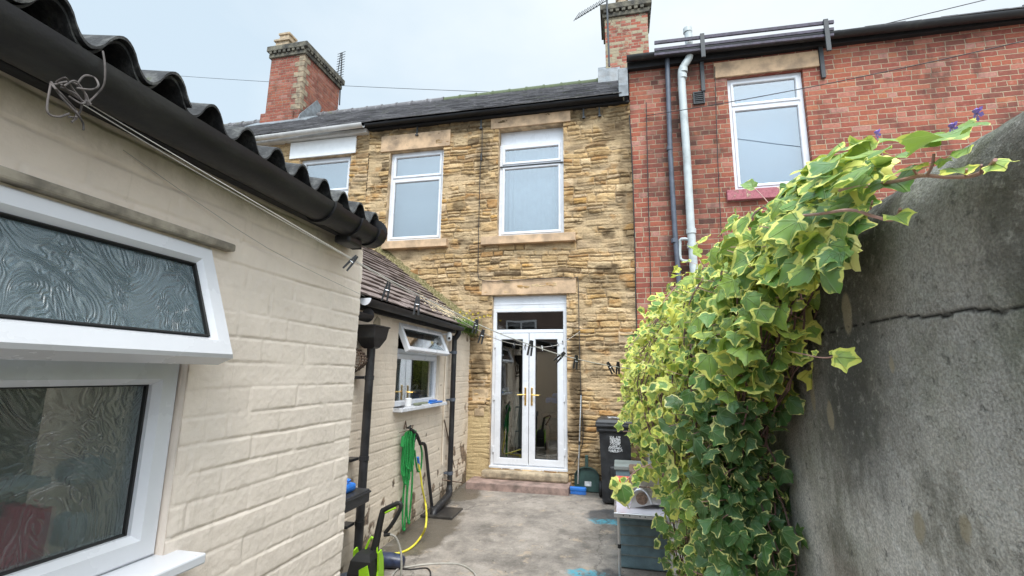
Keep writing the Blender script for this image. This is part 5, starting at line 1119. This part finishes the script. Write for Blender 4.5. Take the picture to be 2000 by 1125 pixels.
b = MB(); b.tube([(tx0+.065, ty1-.10, tz-.16), (tx1-.05, ty1-.10, tz-.16)], .009, 8); b.build('stretcher', M['alu'], ft)
b = MB()
for x in (.00, .05, .13, .17): b = MB(); b.lathe([(.001, 0), (.005, 0), (.005, .004), (.001, .004)], (x, ty0-.004, tz-.012), 8, Matrix.Rotation(R(90), 3, 'X')); b.build('rivet', M['iron'], ft)
ap = empty('tabletop_oven', (.19, 4.48, tz), 'brushed steel tabletop cooker with curved handle on the folding table', 'cooker')
b = MB(); b.box(.07, .36, 4.36, 4.66, tz+.03, tz+.26, .02); b.build('body', M['chrome'], ap)
b = MB(); b.box(.06, .37, 4.35, 4.67, tz+.262, tz+.30, .014); b.box(.06, .37, 4.35, 4.67, tz+.17, tz+.176); b.build('lid', M['rust'], ap)
b = MB(); pts = [(.035, 4.32, tz+.008), (.06, 4.32, tz+.07), (.085, 4.32, tz+.125), (.115, 4.32, tz+.155), (.155, 4.32, tz+.16), (.19, 4.32, tz+.14), (.215, 4.32, tz+.10), (.235, 4.32, tz+.05)]; b.tube(pts, .009, 8, 4); b.build('curved_handle', M['alu'], ap, smooth=True)
b = MB(); b.lathe([(.001, 0), (.042, 0), (.048, .012), (.048, .02), (.001, .022)], (.155, 4.345, tz+.085), 20, Matrix.Rotation(R(90), 3, 'X'))
for k in range(8): an_ = k*math.pi/4; b.box(.155+.026*math.cos(an_)-.005, .155+.026*math.cos(an_)+.005, 4.318, 4.325, tz+.085+.026*math.sin(an_)-.008, tz+.085+.026*math.sin(an_)+.008)
b.build('round_vent', M['rust'], ap)
b = MB(); b.prism([(.055, tz), (.075, tz), (.245, tz+.04), (.235, tz+.13), (.155, tz+.155), (.09, tz+.12)], 4.35, 4.357); b.v = [(p[0], p[2], p[1]) for p in b.v]; b.build('side_plate', M['chrome'], ap)
b = MB(); b.lathe([(.001, 0), (.012, 0), (.012, .02), (.001, .02)], (.035, 4.36, tz+.11), 10, Matrix.Rotation(R(90), 3, 'X')); b.build('knob', M['rubber'], ap)
# printed carton behind the appliance
t = NT('printed_carton'); sx = t.n('SeparateXYZ', 0, {0: t.pos}); sz = t.n('SeparateXYZ', 2, {0: t.pos}); vo = t.n('TexVoronoi', 'Color', {'Vector': t.pos, 'Scale': 16}); vr = t.n('SeparateXYZ', 0, {0: vo})
c = t.ramp(t.m_('MULTIPLY_ADD', vr, .45, t.rng(sx, -.05, .16)), [(0, (.45, .42, .5, 1)), (.22, (.20, .10, .35, 1)), (.36, (.75, .70, .75, 1)), (.45, (.80, .06, .03, 1)), (.8, (.85, .30, .02, 1)), (.95, (.85, .55, .05, 1))], True)
c = t.mix(t.rng(sz, .70, .72), c, (.75, .12, .08, 1)); t.set(c, .4); M['carton'] = t.m
pc = MB(); pc.box(-.062, .12, 4.63, 4.80, tz+.003, tz+.165, .004); tag(pc.build('carton', M['carton'], None), 'red and yellow printed carton standing on the folding table', 'carton')
# grey storage box under and behind the table
sb = empty('storage_box', (.18, 4.95, 0), 'tall grey plastic storage box standing behind the folding table', 'storage box')
b = MB(); ringbox(b, [(.20, .13, .03), (.215, .145, .05), (.22, .15, .74), (.225, .155, .745)], .16, 5.06)
bb = b.build('body', M['teal'], sb); b = MB(); b.box(-.075, .395, 4.895, 5.225, .745, .79, .01); b.build('lid', M['greyboxtop'], sb)
lb = empty('low_storage_box', (.17, 4.55, 0), 'grey-blue plastic crate with ribbed side under the folding table', 'crate')
b = MB(); b.box(-.035, .38, 4.52, 4.82, .02, .41, .012); bb = b.build('body', M['teal'], lb)
for z in (.12, .20, .28, .36): b = MB(); b.box(-.04, .385, 4.513, 4.519, z, z+.012, .002); b.build('rib', M['greyboxtop'], bb)
b = MB(); b.box(-.045, .39, 4.505, 4.83, .41, .435, .006); b.build('lid', M['teal'], lb)

# ================================================================ wall-hung hose, yellow hose, pipe stand
hw = KX+.012
def HW(px_, py_, out=.0): return Vector(W(px_, py_, 0, hw+out))
hb = empty('hose_bracket', HW(792, 832), 'rusty wall hook holding the green hose beneath the kitchen window', 'hook')
b = MB(); q = HW(792, 832); b.tube([(hw, q.y-.03, q.z-.03), (hw, q.y, q.z+.05), (hw, q.y+.03, q.z-.03)], .006, 6); b.tube([(hw, q.y, q.z-.01), (hw+.07, q.y, q.z-.02), (hw+.085, q.y, q.z+.015)], .006, 6, 3); b.tube([(hw+.03, q.y-.20, q.z-.045), (hw+.03, q.y+.10, q.z-.045)], .004, 6)
b.build('hook', M['rust'], hb)
gh = empty('green_hose', HW(800, 1000), 'green expandable garden hose hanging in long loops on the cream wall', 'hose')
rr = random.Random(12); tops = HW(800, 845, .05); pts = []; L = [.42, .50, .36, .95, .47, .90, .40, .34]
for k, l in enumerate(L):
    y0 = tops.y-.12+k*.028; zt = tops.z+.0; zb = zt-l; xo = hw+.03+.012*(k % 3)
    pts += [(xo, y0, zt-.02), (xo+.01, y0+rr.uniform(-.02, .02), zt-.3*l), (xo, y0+rr.uniform(-.02, .02), zt-.7*l), (xo+.01, y0+.006, zb+.03), (xo+.02, y0+.03, zb), (xo+.01, y0+.05, zb+.04), (xo+.02, y0+.04+rr.uniform(-.02, .02), zt-.6*l), (xo+.02, y0+.03, zt-.2*l), (xo+.03, y0+.03, zt+.01)]
b = MB(); b.tube(pts, [.0085+.002*(i % 2) for i in range(len(pts))], 8, 7)
# bumpy sleeve
vv = np.array(b.v); b.build('hose', M['greenhose'], gh, smooth=True)
b = MB(); q = HW(788, 852, .06); b.tube([q, q+Vector((0, -.02, -.10))], .020, 10); b.build('end_fitting', M['greenhose'], gh)
ng = empty('spray_nozzle', HW(812, 850, .08), 'black hose spray nozzle on the hook next to the green loops', 'nozzle')
b = MB(); p0 = HW(802, 838, .08); p1 = HW(814, 850, .08); p2 = HW(821, 868, .08); b.tube([p0, p1, p2], [.016, .020, .016], 10, 3); b.tube([p1, p1+Vector((0, -.06, -.06))], .011, 8); b.tube([HW(797, 836, .08), p0+Vector((0, 0, .03))], .012, 8); b.build('body', M['rubber'], ng)
b = MB(); b.tube([HW(821, 868, .08), HW(824, 885, .08), HW(822, 915, .07), HW(816, 920, .06), HW(812, 900, .06), HW(810, 880, .06)], .010, 8, 5); tag(b.build('green_hose_tail', M['greenhose'], None, smooth=True), 'short green hose tail looping below the spray nozzle', 'hose')
yh = MB(); g0 = Vector(W(838, 985, 0, KX+.10)); pts = [HW(817, 905, .06), HW(821, 925, .07), HW(825, 955, .08), HW(832, 990, .10)]
pts += [Vector(W(832, 1025, 2, .20)), Vector(W(823, 1047, 2, .06)), Vector(W(805, 1068, 2, .025)), Vector(W(780, 1080, 2, .02)), Vector(W(745, 1083, 2, .02)), Vector(W(715, 1085, 2, .02))]
yh.tube(pts, .0105, 10, 6); y_ = yh.build('yellow_hose', M['yellow'], None, smooth=True); tag(y_, 'yellow hose dropping down the wall and curving across the concrete', 'hose')
b = MB(); b.tube([HW(816, 893, .06), HW(818, 908, .06)], .014, 8); tag(b.build('hose_connector', M['blue'], None), 'small blue connector joining green and yellow hoses', 'connector')
b = MB(); b.tube([HW(824, 866, .02), HW(829, 868, .03), HW(832, 880, .03), HW(837, 930, .03), HW(843, 985, .04), Vector(W(844, 1006, 2, .03))], .019, 10, 4); tag(b.build('standing_pipe', M['blackpipe'], None, smooth=True), 'black pipe sleeve rising from the drain to the hose hook', 'pipe')
# old stick leaning behind the second downpipe and a rod across it
b = MB(); b.tube([Vector(W(868, 820, 0, KX+.03)), Vector(W(895, 952, 2, .06))], .009, 8); tag(b.build('wooden_stick', M['wood'], None), 'thin wooden stick leaning behind the blue-grey downpipe of the extension', 'stick')
b = MB(); b.tube([Vector(W(864, 937, 0, KX+.12)), Vector(W(905, 943, 0, KX+.03))], .007, 8); tag(b.build('metal_rod', M['rust'], None), 'short rusty rod wedged level behind the foot of the downpipe', 'rod')
# drain slab
dr = MB(); q = W(868, 1000, 2, .03); dr.box(q[0]-.20, q[0]+.20, q[1]-.30, q[1]+.10, .022, .065, .008); tag(dr.build('drain_cover', plain('wet_dark_slab', (.035, .032, .03), .35, var=.3, sc=20), None), 'dark wet slab over the drain at the foot of the downpipe', 'drain')
# CCTV camera
cc = empty('security_camera', W(876, 660, 0, KX+.06), 'small white security camera under the gutter right of the kitchen window', 'camera')
q = Vector(W(877, 658, 0, KX+.10)); b = MB(); b.tube([(KX+.005, q.y-.02, q.z+.03), (KX+.05, q.y-.01, q.z+.035), (q.x, q.y, q.z+.03)], .012, 8); b.build('arm', M['white'], cc)
b = MB(); b.lathe([(.001, .062), (.022, .058), (.034, .04), (.038, .0), (.036, -.03), (.025, -.05), (.001, -.058)], q, 18); hd = b.build('housing', M['white'], cc, smooth=True)
b = MB(); b.lathe([(.001, 0), (.017, 0), (.014, .008), (.001, .010)], (q.x+.015, q.y-.030, q.z-.020), 14, Matrix.Rotation(R(80), 3, 'X')); b.build('lens', M['rubber'], cc)
# things on the kitchen sill
zs_ = KW[2]+.006
def sillp(px_, out=.055): v = W(px_, 795, 0, KX+out); return v[1]
b = MB(); b.lathe([(.028, 0), (.033, .004), (.036, .085), (.033, .088), (.030, .08), (.001, .006)], (KX+.045, sillp(797, .045), zs_), 18); tag(b.build('cup', M['white'], None, smooth=True), 'white plastic cup standing on the kitchen window sill', 'cup')
b = MB(); b.box(KX+.02, KX+.085, sillp(812), sillp(832), zs_, zs_+.028, .010); tag(b.build('scrubbing_brush', M['scrub'], None), 'olive scrubbing brush on the kitchen window sill, middle of the row', 'brush')
b = MB(); b.box(KX+.02, KX+.10, sillp(836), sillp(858), zs_, zs_+.020, .008); b.box(KX+.03, KX+.08, sillp(840), sillp(850), zs_+.018, zs_+.04, .01); tag(b.build('blue_cloth', M['blue'], None), 'folded blue cloth at the far end of the kitchen window sill', 'cloth')
b = MB(); y_ = sillp(778); b.tube([(KX+.03, y_-.05, zs_+.008), (KX+.07, y_+.10, zs_+.008)], .006, 6); b.tube([(KX+.07, y_-.05, zs_+.010), (KX+.04, y_+.10, zs_+.010)], .006, 6); tag(b.build('shears', M['iron'], None), 'dark shears lying on the near end of the kitchen sill', 'shears')
b = MB(); y_ = sillp(826); b.tube([(KX+.09, y_-.12, zs_+.005), (KX+.092, y_+.10, zs_+.005)], .004, 6); tag(b.build('white_spoon', M['white'], None), 'white plastic stick lying along the front edge of the kitchen sill', 'stick')

# wicker wall pocket near the corner
wp = MB(); q = Vector(W(692, 703, 0, KX+.01)); n = 9
for k in range(n+1):
    a = math.pi*k/n; r_ = .12
    wp.tube([(q.x+r_*math.sin(a)*math.sin(math.pi*j/8)*.9, q.y-r_*math.cos(a)*math.sin(math.pi*j/8)**.7, q.z+.11-.22*j/8) for j in range(9)], .0045, 5)
for j in range(1, 9):
    z = q.z+.11-.22*j/9; rr_ = .12*math.sin(math.pi*j/9)**.7; wp.tube([(q.x+rr_*math.sin(math.pi*k/12)*.9, q.y-rr_*math.cos(math.pi*k/12), z) for k in range(13)], .0045, 5)
tag(wp.build('wicker_pocket', M['mesh'], None), 'brown wicker wall pocket beside the outhouse corner left of the hopper', 'wall basket')

# black work table with blue item behind the outhouse corner
wt_ = empty('black_shelf_unit', (-1.95, 3.35, 0), 'black shelf edge poking out behind the outhouse corner', 'shelf')
b = MB(); z0 = W(685, 972, 1, 3.35)[2]; b.box(-2.22, -1.86, 2.95, 3.45, z0-.045, z0+.05, .01); b.box(-2.22, -1.855, 2.94, 3.46, z0+.02, z0+.035, .004); b.build('top', M['binblack'], wt_)
for (x, y) in ((-1.9, 3.0), (-2.18, 3.4), (-2.18, 3.0)): b = MB(); b.box(x-.015, x+.015, y-.015, y+.015, .0, z0-.045); b.build('leg', M['iron'], wt_)
b = MB(); q = W(680, 955, 1, 3.3); b.box(q[0]-.14, q[0]+.035, 3.2, 3.36, z0+.052, z0+.11, .02); b.tube([(q[0]-.06, 3.28, z0+.11), (q[0]-.0, 3.28, z0+.135), (q[0]+.02, 3.28, z0+.13)], .014, 8, 3); tag(b.build('blue_bottle', M['blue'], None), 'blue plastic item lying on the black shelf by the outhouse corner', 'bottle')

# ================================================================ pressure washer
wx_, wy_ = -1.72, 3.26
pw = empty('pressure_washer', (wx_, wy_, 0), 'lime green and black pressure washer standing at the foot of the downpipe', 'pressure washer')
def PW(u, v, w): return (wx_+u, wy_+v, w)
b = MB(PW); ringbox(b, [(.070, .085, .06), (.082, .10, .08), (.085, .105, .30), (.074, .09, .38), (.05, .06, .42)], -.03, 0); b.build('body', M['rubber'], pw)
for s_ in (-1, 1):
    b = MB(PW); poly = [(-.055, .05), (.06, .05), (.075, .22), (.055, .36), (.02, .43), (-.02, .42), (-.01, .30), (-.05, .20)]
    b.prism(poly, 0, .012); b.v = [(wx_-.03+s_*(.106)+ (p[2])*s_ if False else wx_-.03+s_*.087+s_*p[2]*0+ (p[2]*1.0)*s_, wy_+(p[0]-wx_), p[1]-wy_) for p in b.v] ; b.build('side_panel', M['lime'], pw)
b = MB(PW); b.prism([(-.02, .05), (.055, .05), (.057, .30), (.035, .37), (-.02, .34), (-.01, .2)], 0, .014); b.v = [(p[0], wy_-.107-(p[2]), p[1]-wy_) for p in b.v]; b.build('front_panel', M['lime'], pw)
hp_ = [(.0, .04, .40), (.02, .04, .52), (.045, .04, .66), (.06, .04, .685), (.16, .04, .735), (.185, .04, .725), (.18, .04, .69), (.13, .04, .60), (.075, .04, .53)]
b = MB(PW); b.tube(hp_, [.030, .026, .022, .017, .015, .014, .014, .014, .014], 8, 3); b.build('handle', M['rubber'], pw, smooth=True)
b = MB(PW); b.tube([(.07, .035, .665), (.15, .035, .705)], .007, 6); b.build('handle_inlay', M['lime'], pw)
b = MB(PW); b.tube([(-.06, .03, .42), (-.02, .03, .50), (.02, .03, .45), (.03, .03, .38)], .009, 6, 3); b.build('gun_bracket', M['lime'], pw)
for s_ in (-1, 1): b = MB(PW); b.lathe([(.02, -.02), (.075, -.02), (.085, -.01), (.085, .01), (.075, .02), (.02, .02)], (-.03+s_*.13, .09, .088), 20, Matrix.Rotation(R(90), 3, 'Y')); b.build('wheel', M['rubber'], pw)
b = MB(PW); b.tube([(.075, .03, .52), (.12, .03, .53)], .011, 8); b.build('lance_end', M['rubber'], pw)
b = MB(); pts = [PW(.11, .03, .53), PW(.16, .05, .50), PW(.20, .06, .38), PW(.20, .05, .2), PW(.15, .0, .04), PW(.05, -.12, .02)]; pts += [Vector(W(770, 1118, 2, .014)), Vector(W(800, 1107, 2, .014)), Vector(W(850, 1101, 2, .014)), Vector(W(900, 1103, 2, .014)), Vector(W(930, 1125, 2, .014)), Vector(W(925, 1160, 2, .014)), Vector(W(850, 1200, 2, .014))]
b.tube(pts, .0075, 8, 6); tag(b.build('pressure_hose', M['greyhose'], None, smooth=True), 'thin grey pressure hose coiling from the washer across the yard', 'hose')
b = MB(); b.tube([Vector(W(760, 1108, 2, .012)), Vector(W(800, 1112, 2, .012)), Vector(W(835, 1110, 2, .012)), Vector(W(838, 1130, 2, .012)), Vector(W(800, 1150, 2, .012))], .006, 8, 6); tag(b.build('power_cable', M['cable'], None, smooth=True), 'short dark cable lying between the washer and the grey hose', 'cable')
# boot lying behind the washer
b = MB(); a = Vector(W(742, 1092, 2, .07)); c = Vector(W(785, 1097, 2, .06)); b.tube([a-(c-a)*.4, a, a.lerp(c, .5), c, c+(c-a)*.12], [.05, .06, .062, .05, .025], 14, 3); tag(b.build('rubber_boot', M['navy'], None, smooth=True), 'navy rubber boot lying on its side by the pressure washer', 'boot')
# grey pipe along the foot of the near wall
b = MB(); b.tube([Vector((-2.12, 2.6, .13)), Vector((-2.08, 3.35, .12)), Vector((-2.06, 3.62, .07)), Vector((-2.06, 3.66, -.02))], .05, 12, 3); tag(b.build('waste_pipe', M['greypipe'], None, smooth=True), 'thick grey waste pipe low on the wall behind the pressure washer', 'pipe')

# ================================================================ washing lines, tangle, pegs
A = (-1.0, .76); Bp = (.25, 2.9)
def PL(px_, py_): return Wp(px_, py_, A, Bp)
A2 = (-1.01, .76); B2 = (-.55, 6.93)
def PL2(px_, py_): return Wp(px_, py_, A2, B2)
b = MB(); b.tube([PL(x, y) for x, y in ((172, 202), (330, 296), (500, 396), (694, 509), (790, 562), (878, 606), (960, 645), (1040, 675), (1110, 697), (1200, 716), (1300, 727))], [.0010, .0011, .0012, .0014, .0016, .0018, .0020, .0022, .0024, .0024, .0024], 6, 3); tag(b.build('washing_line', M['cord'], None, smooth=True), 'pale washing line from the outhouse eaves to the ivy, carrying black pegs', 'washing line')
b = MB(); b.tube([PL2(x, y) for x, y in ((160, 203), (330, 305), (500, 402), (660, 492), (800, 572), (900, 626), (964, 660), (1010, 673), (1060, 678), (1100, 669), (1140, 642))], [.0010, .0011, .0012, .0014, .0016, .0020, .0024, .0028, .0030, .0030, .0030], 6, 3); tag(b.build('washing_line', M['cord'], None, smooth=True), 'second washing line ending at the stone wall right of the door', 'washing line')
b = MB(); b.tube([(LX+.004, .82, 2.165), (LX+.02, 1.3, 2.05), (LX+.02, 1.93, 1.99)], .0009, 5, 4); tag(b.build('thin_line', M['cord'], None), 'hair-thin slack line lying along the cream outhouse wall', 'line')
tg = MB(); c = Vector(PL(140, 185)); rr = random.Random(21)
def scr(px_, py_, o=0.): return Vector(W(px_, py_, 0, -.965+.6*o))
for lst in (((100, 160), (92, 215), (112, 228), (135, 222)), ((100, 160), (120, 190), (150, 222), (162, 240), (163, 254)), ((105, 165), (140, 160), (165, 180), (172, 200), (150, 190), (120, 165)), ((150, 165), (165, 148), (185, 152), (192, 168), (178, 175), (150, 172)), ((172, 200), (188, 185), (203, 165), (205, 130), (201, 100)),
            ((108, 172), (130, 195), (150, 225), (140, 238)), ((110, 160), (128, 152), (140, 170), (160, 196)), ((118, 170), (150, 185), (160, 205), (150, 228), (135, 228)), ((100, 165), (115, 180), (148, 215), (148, 230)), ((125, 168), (145, 158), (160, 172), (168, 195), (158, 202), (135, 188))):
    tg.tube([scr(x, y, rr.uniform(-.02, .02)) for x, y in lst], .0018, 6, 6)
tg.tube([scr(168, 197, .004), scr(174, 205, .004)], .005, 6); tag(tg.build('twine_tangle', M['twine'], None, smooth=True), 'tangled grey twine knotted under the outhouse gutter', 'twine')
def make_peg(size, white=False):
    e = bpy.data.objects.new('clothes_peg', None); COL.objects.link(e); OFF[e.name] = Vector((0, 0, 0)); s = size/.072
    for k, sg in enumerate((-1, 1)):
        b = MB(); b.prism([(sg*.0005*s, .006*s), (sg*.003*s, -.014*s), (sg*.006*s, -.050*s), (sg*.012*s, -.050*s), (sg*.011*s, -.012*s), (sg*.007*s, .022*s), (sg*.001*s, .022*s)], -.005*s, .005*s); b.v = [(p[0], p[2], p[1]) for p in b.v]
        o = b.build('lever', M['white' if (white and sg > 0) else 'blackpipe'], e)
    b = MB(); b.tube([(-.006*s, -.006*s, -.010*s), (.006*s, -.006*s, -.010*s), (.006*s, .006*s, -.010*s), (-.006*s, .006*s, -.010*s)], .0014*s, 5); b.build('spring', M['alu'], e)
    return e
pg = {(.060, False): None, (.060, True): None, (.062, False): None, (.062, True): None}
def put_peg(pos, size, tilt, white, label, group, yaw):
    key = (size, white)
    if pg.get(key) is None: e = make_peg(size, white); pg[key] = e
    else:
        src = pg[key]; e = src.copy(); COL.objects.link(e)
        for ch in list(src.children): q = ch.copy(); COL.objects.link(q); q.parent = e
    e.location = pos; e.rotation_euler = (0, R(tilt), R(yaw)); e['label'] = label; e['category'] = 'clothes peg'; e['group'] = group
order = ['first', 'second', 'third', 'fourth', 'fifth', 'sixth', 'seventh', 'eighth', 'ninth', 'tenth']
for i, (x, y, s_, ti, wh, fl) in enumerate(((690, 508, .052, 35, False, 'leaning over the cream outhouse corner'), (757, 562, .060, 10, False, 'in front of the slate roof, left one'), (815, 590, .060, 3, False, 'above the open kitchen window'), (930, 632, .052, 12, False, 'over the grass clump, larger one'), (942, 652, .052, 14, False, 'over the grass clump, smaller one'),
      (1037, 674, .062, 10, False, 'in the middle of the door, largest'), (1097, 694, .062, 48, False, 'tilted far over at right door edge'), (1125, 702, .062, 8, False, 'against stone just right of the door'), (1190, 714, .062, -30, False, 'above the bin, tilted'), (1207, 714, .062, 4, False, 'above the bin, upright beside the ivy'))):
    p = Vector(PL(x, y)); sz = (s_, wh); put_peg(p, s_, ti, wh, 'black clothes peg on the washing line, '+fl, 'pegs on the washing line', 30)
for i, (x, y, ti, wh, fl) in enumerate(((1004, 672, 5, False, 'at left over the door glass'), (1026, 676, 10, False, 'left of the door centre'), (1058, 678, -5, True, 'right of the door centre'), (1077, 674, -40, False, 'tilted over the right door pane'), (1089, 671, -20, False, 'over the right door frame'), (1099, 668, 0, False, 'at the door frame edge'), (1110, 662, -50, False, 'nearest the stone wall'))):
    p = Vector(PL2(x, y)); pg2 = None; put_peg(p, .052, ti, wh, 'small distant clothes peg on the second line, '+fl, 'pegs on the second line', 15)
# ---- small litter: dry moss and seed husks on the extension roof, grit and dead leaves on the yard
rr = random.Random(77); b = MB(); kn = Vector((.60, 0, .80))
for k in range(520):
    y = rr.gauss(6.35, .35); f = abs(rr.gauss(0, .18)); 
    if y > 6.9 or y < 5.2: continue
    p = Vector((-2.16, y, 2.31))+kslope*(.05+f+.25*(6.9-y)*rr.random())+kn*.035; a = rr.uniform(0, 6.28); L = rr.uniform(.008, .03); d_ = Vector((math.cos(a)*.8, math.sin(a), math.cos(a)*-.5))*L; w = Vector((0, .004, .004))
    b.add([tuple(p-d_-w), tuple(p+d_-w), tuple(p+d_+w), tuple(p-d_+w)], [(0, 1, 2, 3)])
o = b.build('roof_litter', plain('dry_husks', (.48, .38, .24), .9, var=.5, sc=60), ke); o['kind'] = 'stuff'
b = MB()
for k in range(420):
    if rr.random() < .45: x = KX+.03+abs(rr.gauss(0, .16)); y = rr.uniform(3.2, 7)
    elif rr.random() < .5: x = .30-abs(rr.gauss(0, .15)); y = rr.uniform(3.4, 7)
    else: x = rr.uniform(-2.1, .2); y = rr.uniform(3.3, 6.7)
    z = float(gz(y))+.003; r_ = rr.uniform(.002, .009); n = 5; vs = [(x+r_*rr.uniform(.6, 1.3)*math.cos(i*1.257), y+r_*rr.uniform(.6, 1.3)*math.sin(i*1.257), z) for i in range(n)]+[(x, y, z+r_*.8)]
    b.add(vs, [(i, (i+1) % n, n) for i in range(n)])
tag(b.build('grit', plain('grit', (.20, .17, .13), .9, var=.7, sc=80), None), 'grit and crumbs of mortar scattered over the concrete yard', 'grit', kind='stuff')
# cushions of moss in the valleys of the corrugated roof edge
b = MB(); rr = random.Random(31)
for k in range(64):
    q = rr.randint(-4, 8); y = .0795+.122*q+.061*(rr.random() < .8)+rr.uniform(-.02, .02); x = -1.04-rr.uniform(0, .5)
    if y > 1.78: continue
    yy = math.sin(2*math.pi*(y-.0795)/.122+math.pi/2); z = 2.298+(-1.02-x)*.19+.031*math.copysign(abs(yy)**.8, yy)+.006; r_ = rr.uniform(.005, .013)
    b.lathe([(.001, -.3*r_), (r_, 0), (r_*.8, r_*.5), (.001, r_*.8)], (x, y, z), 7)
o = b.build('moss_cushion', M['moss'], oh, smooth=True); o['kind'] = 'stuff'
# ================================================================ (end)
